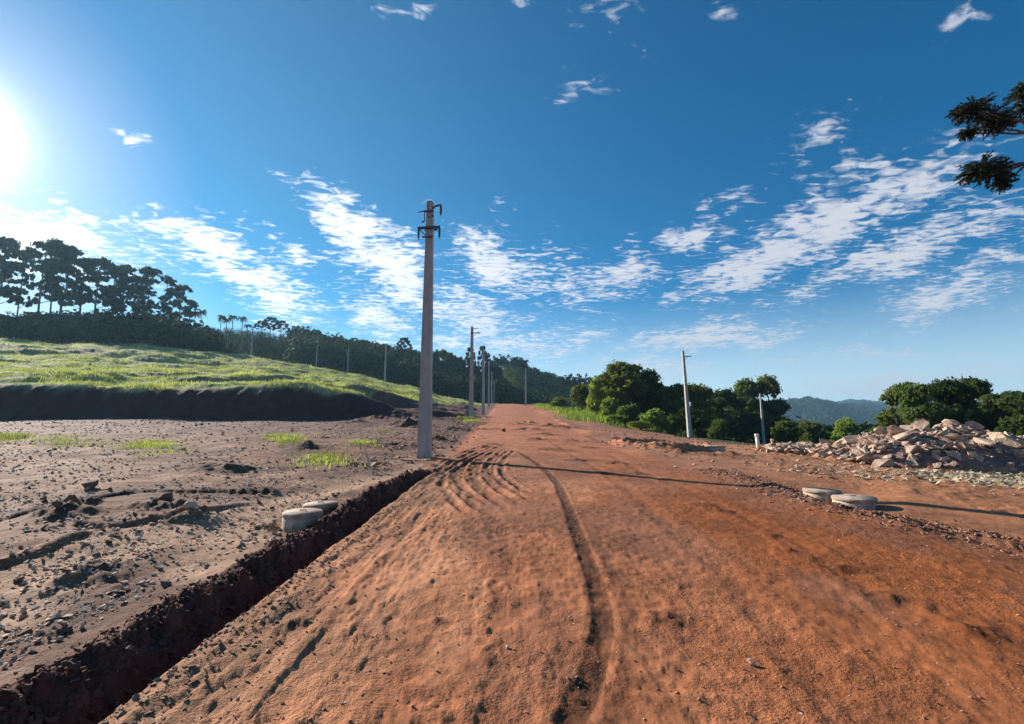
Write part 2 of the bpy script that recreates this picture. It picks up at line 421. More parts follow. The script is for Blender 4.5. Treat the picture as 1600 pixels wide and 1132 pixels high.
def height(x, y, detail=True):
    x = np.asarray(x, float); y = np.asarray(y, float)
    z = base_z(x, y)
    r = np.hypot(x, y)
    near = r < 60
    rl, rr = road_left(y), road_right(y)
    onroad = sst(rl - .1, rl + .4, x) * sst(rr + .4, rr - .4, x)
    far = sst(90, 260, r)
    # rolling land
    z = z + far * (fbm(x / 90, y / 90, 41, 4) * 12) * sst(150, 500, r)
    z = z + sst(8, 30, r) * (1 - onroad) * fbm(x / 9, y / 9, 42, 3) * 0.35 * (1 - far)
    # left field
    left = sst(rl - .3, rl - 1.2, x) * (y > -6)
    grass = left * sst(46, 49, y) * sst(-.02, -.06, x / np.maximum(y, 1) + .04)
    field = left * (1 - grass)
    z = z + field * (fbm(x / 1.6, y / 1.0, 43, 5, .52) * 0.075 * sst(2, 9, r))
    z = z + grass * (fbm(x / 7, y / 3.0, 44, 5, .5) * 1.15)
    # ragged, gullied face of the cutting
    bk = np.exp(-((y - 45.4) / 1.5) ** 2) * left
    z = z + bk * (fbm(x / 1.5, y / 3, 45, 4) * .7)
    # trench with its spoil
    le, re, dep, prof = trench_parts(x, y)
    tz = -dep * prof
    sp = np.exp(-((x - le + .12) / .15) ** 2) * sst(13.8, 11, y) * (.06 + .10 * np.clip(fbm(x * 2.2, y * 2.2, 46, 4, .6) + .3, 0, 1))
    rough = np.exp(-((x - le - .05) / .24) ** 2) * sst(13.8, 11, y) * sst(re, re - .12, x)
    z = z + tz + sp + rough * (fbm(x * 6, y * 6, 47, 4, .62) * .13 + .03 * sst(.0, .05, fbm(x * 9, y * 9, 147, 3)))
    sh = np.exp(-((x - re - .18) / .16) ** 2) * sst(13.5, 11.5, y)
    z = z + sh * fbm(x * 7, y * 2.0, 48, 4, .6) * .028
    # road surface
    rz = fbm(x * 1.2, y * .8, 49, 3) * .03
    washy = sst(3.2, -.5, x)
    rz = rz * .6 + fbm(x * 14, y * 14, 50, 3, .6) * .007
    crust = fbm(x * 4.5 + y * 1.2, y * 4.0, 51, 4, .62)
    zone = sst(-.25, .2, fbm(x * .7, y * .6, 151, 3) + .18 * washy)
    rz = rz + zone * (.007 * sst(.02, .09, crust) + .006 * sst(.22, .29, crust)) * (.35 + .65 * washy) * (1 - .75 * sst(-.9, -1.5, x))
    z = z + onroad * rz
    # lengthwise scrape marks along the road's left shoulder
    shw = sst(-2.1, -1.9, x) * sst(-.5, -1.3, x) * sst(14, 9, y)
    z = z + shw * (vn(x * 9 + .3 * np.sin(y), y * .45, 52) * .018 + vn(x * 24, y * 1.1, 53) * .012 + .010 * sst(.0, .06, fbm(x * 7, y * 3, 152, 4, .6)))
    m = (r < 45) & (y > 1)
    xs, ys = x[m], y[m]
    dz = np.zeros(xs.shape)
    d, t, s = pdist(xs, ys, MAIN_TRACK)
    lug = .5 + .5 * np.sin(ys * 75 + d * 40)
    wv = .095 + .03 * vn(ys * 3, xs * 0, 54)
    dz += -(.007 + .010 * lug) * sst(wv, wv - .06, d) * sst(0, .04, 1 - t) + .003 * np.exp(-((d - wv - .03) / .03) ** 2)
    for k, q in enumerate(RUTS):
        d, t, s = pdist(xs, ys, q)
        w = .075
        e = sst(0, .15, t) * sst(1, .85, t)
        dz += e * np.clip(.45 + 1.9 * fbm(xs * 2.5, ys * 2.0, 160 + k, 3), 0, 1.3) * (-.034 * np.exp(-(d / w) ** 2) + .022 * np.exp(-((d - .13) / .05) ** 2) * (1 + vn(xs * 4, ys * 4, 60 + k)))
    for k, q in enumerate(FAINT):
        d, t, s = pdist(xs, ys, q)
        dz += -.010 * np.exp(-(d / .12) ** 2) * (1 + 1.2 * vn(xs * 3, ys * 2, 70 + k)) + .006 * np.exp(-((d - .2) / .07) ** 2)
    d, t, s = pdist(xs, ys, BERM)
    dz += .085 * np.exp(-(d / .34) ** 2) * sst(0, .08, 1 - t) * (1 + .9 * fbm(xs * 2, ys * 2, 80, 4, .6))
    dz += np.exp(-(d / .6) ** 2) * fbm(xs * 7, ys * 7, 81, 3, .6) * .05
    for q in CRACK:
        d, t, s = pdist(xs, ys, q)
        dz += (-.04 * np.exp(-(d / .07) ** 2) + .04 * sst(.3, .06, d) * (s > 0)) * (1 + 1.2 * vn(xs * 1.2, ys * 1.2, 33))
    for q in FIELD_TRACK:
        d, t, s = pdist(xs, ys, q)
        dz += -.03 * np.exp(-(d / .5) ** 2) + .01 * np.exp(-((d - .65) / .15) ** 2)
    for cx, cy, rad, hh in LUMPS:
        q = (xs - cx) ** 2 + (ys - cy) ** 2
        dz += hh * np.exp(-q / rad ** 2) * (.7 + 1.3 * fbm(xs / rad * 1.6, ys / rad * 1.6, 90, 3, .6))
    for cx, cy, rad, hh in ((-2.80, 6.45, .42, .07), (-3.0, 7.35, .35, .08), (5.65, 8.55, .5, .06), (5.5, 9.1, .5, .06)):
        dz -= hh * np.exp(-((xs - cx) ** 2 + (ys - cy) ** 2) / rad ** 2)
    q = ((xs - PIT[0]) / 1.9) ** 2 + ((ys - PIT[1]) / 2.6) ** 2
    dz += -.8 * sst(1.0, .6, q) + .26 * np.exp(-((q - 1.35) / .35) ** 2) * (1 + fbm(xs * 2, ys * 2, 91, 3))
    z[m] += dz
    mm = (x > 6) & (x < 26) & (y > 14) & (y < 26)
    mz = mound_z(x[mm], y[mm])
    z[mm] += mz * (1 + .25 * fbm(x[mm] * 1.3, y[mm] * 1.3, 92, 4)) + sst(0, .2, mz) * .12 * fbm(x[mm] * 3, y[mm] * 3, 93, 3)
    ap = (x > 8) & (x < 26) & (y > 6) & (y < 30)
    z[ap] += fbm(x[ap] * 2.5, y[ap] * 2.5, 94, 4, .6) * .05
    # overall fine grain
    z = z + fbm(x * 11, y * 11, 95, 3, .6) * .010 * sst(30, 4, r)
    return z


def colour(x, y, z):
    """the soil's and turf's own colours"""
    n = x.shape
    def C(r, g, b): return np.array([r, g, b])
    r = np.hypot(x, y)
    rl, rr = road_left(y), road_right(y)
    u = x / np.maximum(y, .5)
    nz = fbm(x * .7, y * .7, 101, 4)
    nz2 = fbm(x * .18, y * .18, 102, 3)
    red = C(.335, .125, .056); rust = C(.265, .082, .025); tan = C(.30, .15, .082); pale = C(.43, .19, .095)
    grey = C(.225, .108, .064); dkbr = C(.090, .042, .028)
    def mix(a, b, t): return a * (1 - t[:, None]) + b * t[:, None]
    c = np.tile(red, (n[0], 1))
    c = mix(c, rust, sst(.8, 3.6, x + nz * 1.2) * sst(16, 9, r))
    c = mix(c, pale, sst(-.02, .35, fbm(x * .8 + 4, y * .35, 103, 4)) * sst(1.8, -.2, x) * .75)
    for px_, py_, rx_, ry_, am_ in ((665, 880, .42, .9, .9), (560, 1010, .28, .7, .8), (600, 830, .5, 1.0, .5), (860, 760, 1.1, 1.6, .5), (720, 960, .2, .8, .5)):
        gx_, gy_ = gp(px_, py_)
        q_ = ((x - gx_) / rx_) ** 2 + ((y - gy_) / ry_) ** 2
        c = mix(c, pale * 1.05, sst(1.3, .3, q_ + fbm(x * 3, y * 3, 111, 4) * 1.2) * am_)
    c = mix(c, C(.23, .10, .058), sst(.0, .3, fbm(x * .6, y * .3 + 9, 104, 4)) * .55)
    c = mix(c, tan, sst(-1.3, -2.0, x + nz * .7) * sst(17, 11, y) * .85)
    c = mix(c, C(.43, .165, .085), sst(14, 30, y))
    # left field: grey-brown, stony
    lf = sst(rl - .05, rl - .6, x)
    fld = mix(np.tile(grey, (n[0], 1)), dkbr * 1.25, sst(-.15, .40, nz + nz2 * .5) * .85)
    fld = mix(fld, C(.34, .215, .145), sst(.1, .5, fbm(x * 1.4, y * .6, 105, 4)) * .6)
    fld = mix(fld, C(.16, .085, .068), sst(14, 34, y) * .7)
    c = mix(c, fld, lf)
    for q in FIELD_TRACK:
        d, t, s = pdist(x, y, q)
        c = mix(c, C(.38, .225, .14), sst(.7, .2, d) * .95 * (x < -2.6))
    # cutting face: earth colour darkened to carry the backlit bank's shade
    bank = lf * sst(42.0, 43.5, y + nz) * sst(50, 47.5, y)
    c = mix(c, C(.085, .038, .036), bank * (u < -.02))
    # trench
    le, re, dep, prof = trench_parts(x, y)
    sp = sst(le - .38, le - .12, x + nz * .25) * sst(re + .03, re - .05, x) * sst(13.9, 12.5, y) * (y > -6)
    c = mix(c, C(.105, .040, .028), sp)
    # turf on the left slope
    tp = np.interp(u, [-1.6, -.53, -.33, -.21, -.13, -.06], [46.6, 46.6, 47.2, 60, 78, 110])
    gr = sst(-.045, -.06, u) * sst(tp - .3, tp + .6, y + nz * 1.2)
    bare = sst(.18, .4, fbm(x * .1, y * .22, 106, 4))
    strip = np.where((u > -.285), sst(.0, .3, np.abs(vn(x * .03, y * .05, 3)) * 2), 0)
    gcol = mix(np.tile(C(.30, .31, .14), (n[0], 1)), C(.38, .34, .19), sst(-.1, .35, nz2))
    gcol = mix(gcol, C(.12, .10, .05), bare * .6)
    c = mix(c, gcol, gr)
    # far slopes: forest floor
    ff = sst(118, 150, y + nz2 * 10) * ((u < -.04) | (y > 175))
    c = mix(c, C(.045, .055, .025), ff.astype(float))
    # right: verge, plateau, tip
    vr = sst(55, 68, y + 8 * nz) * sst(rr + 2.0, rr + 4, x) * (1 - ff)
    c = mix(c, C(.20, .26, .05), vr * (y < 200))
    sb = sst(rr - .2, rr + 1, x) * (y > 14) * (y < 70)
    c = mix(c, C(.36, .17, .10), sb * .8)
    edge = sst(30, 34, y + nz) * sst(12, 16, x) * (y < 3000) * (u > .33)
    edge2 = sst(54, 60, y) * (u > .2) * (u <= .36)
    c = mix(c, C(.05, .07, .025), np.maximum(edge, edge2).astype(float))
    d, t, s = pdist(x, y, BERM)
    c = mix(c, C(.17, .075, .045), sst(.6, .25, d) * sst(.05, .4, t * 3) * (r < 30))
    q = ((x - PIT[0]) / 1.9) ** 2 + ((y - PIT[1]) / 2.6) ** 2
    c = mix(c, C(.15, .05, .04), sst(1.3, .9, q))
    bx = sst(5.5, 7.5, x) * (y < 30) * (y > 0)
    c = mix(c, C(.36, .17, .085), bx * .6)
    ax, ay = 16.5, 13.6
    ap = sst(1.15, .6, ((x - ax) / 5.5) ** 2 + ((y - ay) / 2.6) ** 2 + nz * .8)
    c = mix(c, C(.36, .29, .18), ap * .85)
    mz = mound_z(x, y)
    c = mix(c, C(.20, .13, .12), sst(.03, .25, mz))
    # main tyre track: damp, darker soil pressed in
    m = r < 40
    d, t, s = pdist(x[m], y[m], MAIN_TRACK)
    cm = c[m]
    cm = cm * (1 - .68 * (sst(.095, .075, d) * sst(0, .05, 1 - t) * (.9 + .5 * vn(x[m] * 9, y[m] * 9, 5)))[:, None])
    cm = cm * (1 - .30 * (sst(.08, .03, np.abs(d * s + .19)) * sst(.62, .35, t))[:, None])
    for q in RUTS:
        d, t, s = pdist(x[m], y[m], q)
        cm = cm * (1 - .38 * (sst(.10, .03, d) * sst(0, .2, t) * sst(1, .8, t))[:, None])
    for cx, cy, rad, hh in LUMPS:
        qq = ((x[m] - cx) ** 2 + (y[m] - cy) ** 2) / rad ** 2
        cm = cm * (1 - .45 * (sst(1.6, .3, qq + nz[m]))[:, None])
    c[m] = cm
    return np.clip(c, .01, .9)


# ------------------------------------------------------------------ object helpers
def mesh_np(name, V, Fc, mat=None, smooth=False, colors=None, matidx=None, normals=None):
    V = np.asarray(V, np.float32); Fc = np.asarray(Fc, np.int32)
    me = bpy.data.meshes.new(name)
    k = Fc.shape[1]
    me.vertices.add(len(V)); me.vertices.foreach_set('co', V.ravel())
    me.loops.add(Fc.size); me.loops.foreach_set('vertex_index', Fc.ravel())
    me.polygons.add(len(Fc))
    me.polygons.foreach_set('loop_start', np.arange(0, Fc.size, k, dtype=np.int32))
    me.polygons.foreach_set('use_smooth', np.full(len(Fc), smooth, bool))
    if colors is not None:
        a = me.color_attributes.new('Col', 'FLOAT_COLOR', 'POINT')
        cc = np.ones((len(V), 4), np.float32); cc[:, :3] = colors
        a.data.foreach_set('color', cc.ravel())
    for m in (mat if isinstance(mat, (list, tuple)) else [mat]):
        if m: me.materials.append(m)
    if matidx is not None: me.polygons.foreach_set('material_index', np.asarray(matidx, np.int32))
    me.update(calc_edges=True)
    if normals is not None:
        me.normals_split_custom_set_from_vertices(normals)
    return me


def link(name, me, parent=None, loc=(0, 0, 0)):
    o = bpy.data.objects.new(name, me)
    COL.objects.link(o)
    o.location = loc
    if parent is not None: o.parent = parent
    return o


def tag(o, label=None, cat=None, group=None, kind=None):
    if label: o['label'] = label
    if cat: o['category'] = cat
    if group: o['group'] = group
    if kind: o['kind'] = kind
    return o


def empty(name, loc=(0, 0, 0), rot=(0, 0, 0), scale=(1, 1, 1)):
    o = bpy.data.objects.new(name, None)
    COL.objects.link(o)
    o.location = loc; o.rotation_euler = rot; o.scale = scale
    o.empty_display_size = .3
    return o


def copy_tree(root):
    r = root.copy(); COL.objects.link(r)
    for ch in list(root.children):
        c = ch.copy(); COL.objects.link(c); c.parent = r
        for g in list(ch.children):
            d = g.copy(); COL.objects.link(d); d.parent = c
    return r


def gz(x, y):
    return float(height(np.array([x], float), np.array([y], float))[0])


# ------------------------------------------------------------------ materials
def new_mat(name):
    m = bpy.data.materials.new(name); m.use_nodes = True
    m.node_tree.nodes.clear()
    g = NT(m.node_tree)
    out = g.node('ShaderNodeOutputMaterial')
    b = g.node('ShaderNodeBsdfPrincipled')
    g.l.new(b.outputs[0], out.inputs[0])
    b.inputs['Roughness'].default_value = .85
    b.inputs['Specular IOR Level'].default_value = .25
    return m, g, b, out


def soil_mat():
    m, g, b, out = new_mat('soil')
    a = g.node('ShaderNodeVertexColor'); a.layer_name = 'Col'
    pos = g.node('ShaderNodeNewGeometry').outputs['Position']
    n1, _ = g.noise(pos, 9.0, 6.0, .65)
    n2, _ = g.noise(pos, 1.3, 5.0, .6)
    n3, _ = g.noise(pos, 55.0, 3.0, .6)
    k = g.math('ADD', g.math('MULTIPLY', n1, .75), g.math('ADD', g.math('MULTIPLY', n2, .75), g.math('MULTIPLY', n3, .30)))
    k = g.math('MAXIMUM', g.math('ADD', g.math('MULTIPLY', g.math('SUBTRACT', k, .9), 1.9), 1.0), 0.25)
    c = g.mix(1.0, a.outputs[0], g.comb(k, k, k), 'MULTIPLY')
    # pale grit and dark crumbs
    vo = g.node('ShaderNodeTexVoronoi'); g.put(vo.inputs['Vector'], pos); vo.inputs['Scale'].default_value = 26.0
    grit = g.smooth(vo.outputs['Distance'], .16, .08)
    sel = g.math('GREATER_THAN', g.noise(pos, 6.0, 2.0)[0], .56)
    c = g.mix(g.math('MULTIPLY', g.math('MULTIPLY', grit, sel), .5), c, (.52, .38, .30))
    g.put(b.inputs['Base Color'], c)
    b.inputs['Roughness'].default_value = .9
    b.inputs['Specular IOR Level'].default_value = .15
    bp = g.node('ShaderNodeBump'); bp.inputs['Distance'].default_value = .045
    bp.inputs['Strength'].default_value = 1.0
    hgt = g.math('ADD', g.math('MULTIPLY', n1, .8), g.math('MULTIPLY', n3, .35))
    g.put(bp.inputs['Height'], hgt)
    g.put(bp.inputs['Strength'], g.smooth(g.noise(pos, .9, 3.0)[0], .42, .60, .28, 1.0))
    g.l.new(bp.outputs[0], b.inputs['Normal'])
    return m


def concrete_mat(name, base=(.42, .40, .37), scale=3.0, dark=(.25, .24, .23), mud=False):
    m, g, b, out = new_mat(name)
    tc = g.node('ShaderNodeTexCoord').outputs['Object']
    n1, _ = g.noise(tc, scale, 6.0, .65)
    n2, _ = g.noise(g.vmath('MULTIPLY', tc, (6, 6, .6)), 1.5, 5.0, .6)
    c = g.mix(g.smooth(n1, .35, .7), base, tuple(x * .78 for x in base))
    c = g.mix(g.math('MULTIPLY', g.smooth(n2, .5, .75), .55), c, dark)
    if mud:
        sz = g.node('ShaderNodeSeparateXYZ'); g.put(sz.inputs[0], tc)
        n4, _ = g.noise(tc, 7.0, 5.0, .7)
        mk = g.smooth(g.math('ADD', g.math('MULTIPLY', sz.outputs[2], -3.0), g.math('MULTIPLY', n4, 1.6)), .35, .85)
        c = g.mix(g.math('MULTIPLY', mk, .75), c, (.30, .15, .085))
    g.put(b.inputs['Base Color'], c)
    bp = g.node('ShaderNodeBump'); bp.inputs['Distance'].default_value = .01; bp.inputs['Strength'].default_value = .6
    g.put(bp.inputs['Height'], g.noise(tc, 40.0, 4.0, .6)[0])
    g.l.new(bp.outputs[0], b.inputs['Normal'])
    return m


def plain_mat(name, col, rough=.7, metal=0.0, var=.2):
    m, g, b, out = new_mat(name)
    tc = g.node('ShaderNodeTexCoord').outputs['Object']
    n, _ = g.noise(tc, 9.0, 4.0, .6)
    g.put(b.inputs['Base Color'], g.mix(n, tuple(c * (1 - var) for c in col), tuple(min(1, c * (1 + var)) for c in col)))
    b.inputs['Roughness'].default_value = rough
    b.inputs['Metallic'].default_value = metal
    return m


def rock_mat():
    m, g, b, out = new_mat('quarried_rock')
    tc = g.node('ShaderNodeTexCoord').outputs['Object']
    rnd = g.node('ShaderNodeObjectInfo').outputs['Random']
    pos = g.node('ShaderNodeNewGeometry').outputs['Position']
    n, _ = g.noise(pos, 2.2, 6.0, .65)
    n2, _ = g.noise(pos, 14.0, 5.0, .6)
    a = g.mix(rnd, (.43, .30, .22), (.60, .46, .36))
    yel = g.smooth(rnd, .8, .9)
    a = g.mix(g.math('MULTIPLY', yel, .6), a, (.52, .38, .16))
    c = g.mix(g.smooth(n, .45, .66), a, (.27, .16, .11))
    c = g.mix(g.math('MULTIPLY', g.smooth(n2, .5, .75), .5), c, (.22, .17, .16))
    g.put(b.inputs['Base Color'], c)
    bp = g.node('ShaderNodeBump'); bp.inputs['Distance'].default_value = .05; bp.inputs['Strength'].default_value = .8
    g.put(bp.inputs['Height'], g.math('ADD', n2, g.math('MULTIPLY', n, .7)))
    g.l.new(bp.outputs[0], b.inputs['Normal'])
    return m


def leaf_mat(name, base=None, trans=.45, var=.45):
    m, g, b, out = new_mat(name)
    pos = g.node('ShaderNodeNewGeometry').outputs['Position']
    oi = g.node('ShaderNodeObjectInfo')
    col = base if base else oi.outputs['Color']
    if base: col = g.mix(0.0, base, base)
    n, _ = g.noise(pos, .55, 4.0, .6)
    n2, _ = g.noise(pos, 4.0, 2.0, .6)
    k = g.math('ADD', g.math('MULTIPLY', g.smooth(n, .3, .7), var * 1.4), g.math('MULTIPLY', n2, var))
    k = g.math('ADD', k, 1 - var * 1.2)
    c = g.mix(1.0, col, g.comb(k, k, k), 'MULTIPLY')
    g.put(b.inputs['Base Color'], c)
    b.inputs['Roughness'].default_value = .8
    b.inputs['Specular IOR Level'].default_value = .06
    tr = g.node('ShaderNodeBsdfTranslucent')
    g.put(tr.inputs['Color'], g.mix(1.0, c, (1.3, 1.5, .6), 'MULTIPLY'))
    mx = g.node('ShaderNodeMixShader'); mx.inputs[0].default_value = trans
    g.l.new(b.outputs[0], mx.inputs[1]); g.l.new(tr.outputs[0], mx.inputs[2])
    g.l.new(mx.outputs[0], out.inputs[0])
    return m


def bark_mat(name, col=(.12, .09, .07)):
    m, g, b, out = new_mat(name)
    tc = g.node('ShaderNodeTexCoord').outputs['Object']
    n, _ = g.noise(g.vmath('MULTIPLY', tc, (5, 5, 1)), 1.5, 5.0, .65)
    g.put(b.inputs['Base Color'], g.mix(n, tuple(c * .6 for c in col), tuple(c * 1.5 for c in col)))
    bp = g.node('ShaderNodeBump'); bp.inputs['Distance'].default_value = .03
    g.put(bp.inputs['Height'], n); g.l.new(bp.outputs[0], b.inputs['Normal'])
    return m


M_SOIL = soil_mat()
M_CONC = concrete_mat('pole_concrete', (.50, .485, .45), 2.0, (.24, .22, .21))
M_RING = concrete_mat('manhole_concrete', (.55, .49, .41), 5.0, (.32, .23, .17), True)
M_METAL = plain_mat('galvanised_fittings', (.10, .11, .12), .5, .6)
M_PORC = plain_mat('insulator_glaze', (.10, .06, .05), .25)
M_WOOD = plain_mat('stake_wood', (.55, .47, .38), .8)
M_PVC = plain_mat('pvc_pipe', (.68, .66, .60), .45)
M_PVC2 = plain_mat('ochre_pipe', (.55, .42, .24), .5)
M_ROCK = rock_mat()
M_PEB = plain_mat('pebbles', (.50, .37, .28), .85, 0, .6)
M_CLOD = plain_mat('earth_clods', (.13, .055, .038), .95, 0, .4)
M_CLOD2 = plain_mat('grey_clods', (.18, .105, .072), .95, 0, .5)
M_REDST = plain_mat('red_rubble', (.38, .23, .165), .9, 0, .5)
M_APRON = plain_mat('pale_chippings', (.42, .35, .24), .9, 0, .5)
M_LEAF = leaf_mat('foliage')
M_DLEAF = leaf_mat('dark_foliage', (.045, .058, .026, 1), .3, .4)
M_FOREST = leaf_mat('forest_foliage', (.036, .052, .020, 1), .15, .5)
M_GRASS = leaf_mat('grass_blades', (.42, .42, .20, 1), .35, .6)
M_WEED = leaf_mat('weed_leaves', (.36, .37, .15, 1), .3, .5)
M_BARK = bark_mat('bark')
M_PALEBARK = bark_mat('pale_bark', (.20, .17, .13))
M_NEEDLE = leaf_mat('araucaria_needles', (.022, .030, .014, 1), .05, .5)

# ------------------------------------------------------------------ ground sheet
def build_ground():
    ang = np.concatenate([np.linspace(-math.radians(61), math.radians(61), 1240),
                          np.linspace(math.radians(61), math.radians(299), 72)[1:-1]])
    rr = [0.25]
    while rr[-1] < 3300:
        r = rr[-1]
        k = .03 if r < 4.6 else (.0058 if r < 60 else (.0075 if r < 160 else .02))
        rr.append(r * (1 + k))
    rr = np.array(rr)
    A, R = np.meshgrid(ang, rr)
    x = (R * np.sin(A)).ravel(); y = (R * np.cos(A) - 3.0).ravel()
    z = np.zeros(x.shape)
    CH = 400000
    for i in range(0, len(x), CH):
        z[i:i + CH] = height(x[i:i + CH], y[i:i + CH])
    cols = np.zeros((len(x), 3))
    for i in range(0, len(x), CH):
        cols[i:i + CH] = colour(x[i:i + CH], y[i:i + CH], z[i:i + CH])
    na, nr = len(ang), len(rr)
    V = np.stack([x, y, z], 1)
    # centre vertex closes the sheet under the viewer
    V = np.vstack([V, [[0, -3, float(height(np.array([0.]), np.array([-3.]))[0])]]])
    cols = np.vstack([cols, cols[:1]])
    ii, jj = np.meshgrid(np.arange(nr - 1), np.arange(na), indexing='ij')
    j2 = (jj + 1) % na
    q = np.stack([ii * na + jj, ii * na + j2, (ii + 1) * na + j2, (ii + 1) * na + jj], -1).reshape(-1, 4)
    q = q[:, ::-1]
    # vertex normals for the whole sheet
    fn = np.cross(V[q[:, 2]] - V[q[:, 0]], V[q[:, 3]] - V[q[:, 1]])
    N = np.zeros(V.shape)
    for k in range(4):
        for c in range(3):
            N[:, c] += np.bincount(q[:, k], weights=fn[:, c], minlength=len(V))
    N[-1] = (0, 0, 1)
    N /= np.linalg.norm(N, axis=1)[:, None] + 1e-12
    if N[:, 2].mean() < 0:
        N = -N; q = q[:, ::-1]
    cx = V[q[:, 0], 0] * .5 + V[q[:, 2], 0] * .5
    cy = V[q[:, 0], 1] * .5 + V[q[:, 2], 1] * .5
    cls = np.zeros(len(q), int)                     # 0 bare ground
    rl, rg = road_left(cy), road_right(cy)
    jit = fbm(cx * 2, cy * 2, 7, 3) * .3
    cls[(cx > rl + jit * .4) & (cx < rg + jit * 2) & (cy < 190) & (cy > -40)] = 1
    le, re, dep, prof = trench_parts(cx, cy)
    cls[(cx > le - .05) & (cx < re + .02) & (cy < 13.2) & (cy > -30)] = 2
    u = cx / np.maximum(cy, .5)
    tp = np.interp(u, [-1.6, -.53, -.33, -.21, -.13, -.06], [46.6, 46.6, 47.2, 60, 78, 110])
    cls[(u < -.05) & (cy > tp + jit * 2) & (cy < 135)] = 3
    d = np.hypot(cx, cy)
    cls[(d > 135) & (cls == 0) & ((u < -.04) | (cy > 190))] = 4
    cls[(d > 700)] = 5
    mz = mound_z(cx, cy)
    cls[mz > .06] = 6
    names = {0: ('ground', 'structure'), 1: ('dirt_road', 'structure'), 2: ('trench', 'structure'), 3: ('grass_slope', 'structure'),
             4: ('hillside', 'structure'), 5: ('distant_hills', 'structure'), 6: ('rubble_heap', 'stuff')}
    for k, (nm, kd) in names.items():
        f = q[cls == k]
        if not len(f): continue
        used, inv = np.unique(f.ravel(), return_inverse=True)
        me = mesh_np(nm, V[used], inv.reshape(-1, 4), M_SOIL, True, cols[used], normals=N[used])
        o = link(nm, me)
        o['kind'] = kd
        if k == 6:
            tag(o, 'heap of earth and crushed stone under the boulders at the right', 'rubble heap')
    # small fan that closes the pole of the sheet
    fan = np.array([[na * nr, (j + 1) % na, j] for j in range(na)])
    used, inv = np.unique(fan.ravel(), return_inverse=True)
    me = mesh_np('ground_underfoot', V[used], inv.reshape(-1, 3), M_SOIL, True, cols[used])
    o = link('ground_underfoot', me); o['kind'] = 'structure'


build_ground()

# ------------------------------------------------------------------ rocks
def hull_rock(rng, n=14, sx=1, sy=1, sz=.7, detail=True):
    bm = bmesh.new()
    for i in range(n):
        v = Vector((rng.gauss(0, 1), rng.gauss(0, 1), rng.gauss(0, 1))).normalized() * rng.uniform(.75, 1.05)
        v = Vector((max(-.82, min(.82, v.x)), max(-.82, min(.82, v.y)), max(-.8, min(.8, v.z))))
        bm.verts.new((v.x * sx, v.y * sy, v.z * sz))
    r = bmesh.ops.convex_hull(bm, input=bm.verts)
    for v in [v for v in bm.verts if not v.link_faces]: bm.verts.remove(v)
    if detail:
        bmesh.ops.bevel(bm, geom=list(bm.edges), offset=.02, segments=1, affect='EDGES')
    bmesh.ops.triangulate(bm, faces=bm.faces)
    V = np.array([v.co[:] for v in bm.verts]); bm.verts.index_update()
    Fc = np.array([[v.index for v in f.verts] for f in bm.faces])
    bm.free()
    return V, Fc


RNG = random.Random(11)
NP = np.random.default_rng(5)
SMALL = [hull_rock(RNG, 8, 1, RNG.uniform(.6, 1), RNG.uniform(.35, .8), False) for _ in range(8)]
FLAKE = [hull_rock(RNG, 9, 1, RNG.uniform(.4, .7), RNG.uniform(.2, .35), False) for _ in range(6)]


def scatter(name, xy, size, shapes, mat, sink=.25, label='', cat='', zadd=0.0):
    xy = np.asarray(xy); zz = height(xy[:, 0].copy(), xy[:, 1].copy()) + zadd
    Vs, Fs = [], []; off = 0
    for k in range(len(xy)):
        V, Fc = shapes[k % len(shapes)]
        s = size[k]; a = NP.uniform(0, 6.283); t = NP.normal(0, .3, 2)
        ca, sa = math.cos(a), math.sin(a)
        R = np.array([[ca, -sa, 0], [sa, ca, 0], [t[0], t[1], 1]])
        W = (V * s) @ R.T
        W[:, 0] += xy[k, 0]; W[:, 1] += xy[k, 1]; W[:, 2] += zz[k] + s * sink
        Vs.append(W); Fs.append(Fc + off); off += len(V)
    me = mesh_np(name, np.vstack(Vs), np.vstack(Fs), mat, False)
    o = link(name, me)
    tag(o, label, cat, kind='stuff')
    return o


def sizes(n, lo, hi, p=3.0): return lo + (hi - lo) * NP.random(n) ** p


def field_points(n, px0, px1, ymin, ymax):
    # even in angle and in log distance, kept left of the trench
    out = []
    while len(out) < n:
        y = math.exp(NP.uniform(math.log(ymin), math.log(ymax)))
        x = (NP.uniform(px0, px1) - CX) / F * y
        if fbm(np.array([x * .8]), np.array([y * .5]), 121, 3)[0] > NP.uniform(-.5, .35):
            out.append((x, y))
    return np.array(out)


p = field_points(17000, -60, 720, 3.0, 42)
p = p[p[:, 0] < road_left(p[:, 1]) - 1.0]
scatter('field_stones', p, sizes(len(p), .007, .040, 3.2) * (1 + p[:, 1] / 14), FLAKE + SMALL[:3], M_PEB, .2, 'grey stones and flakes strewn over the bare field left of the trench', 'stones')
p = field_points(900, -60, 720, 3.0, 42)
p = p[p[:, 0] < road_left(p[:, 1]) - 1.0]
scatter('field_clods', p, sizes(len(p), .012, .07, 3.5) * (1 + p[:, 1] / 20), SMALL, M_CLOD2, .2, 'dark earth clods lying over the bare field left of the trench', 'earth clods')
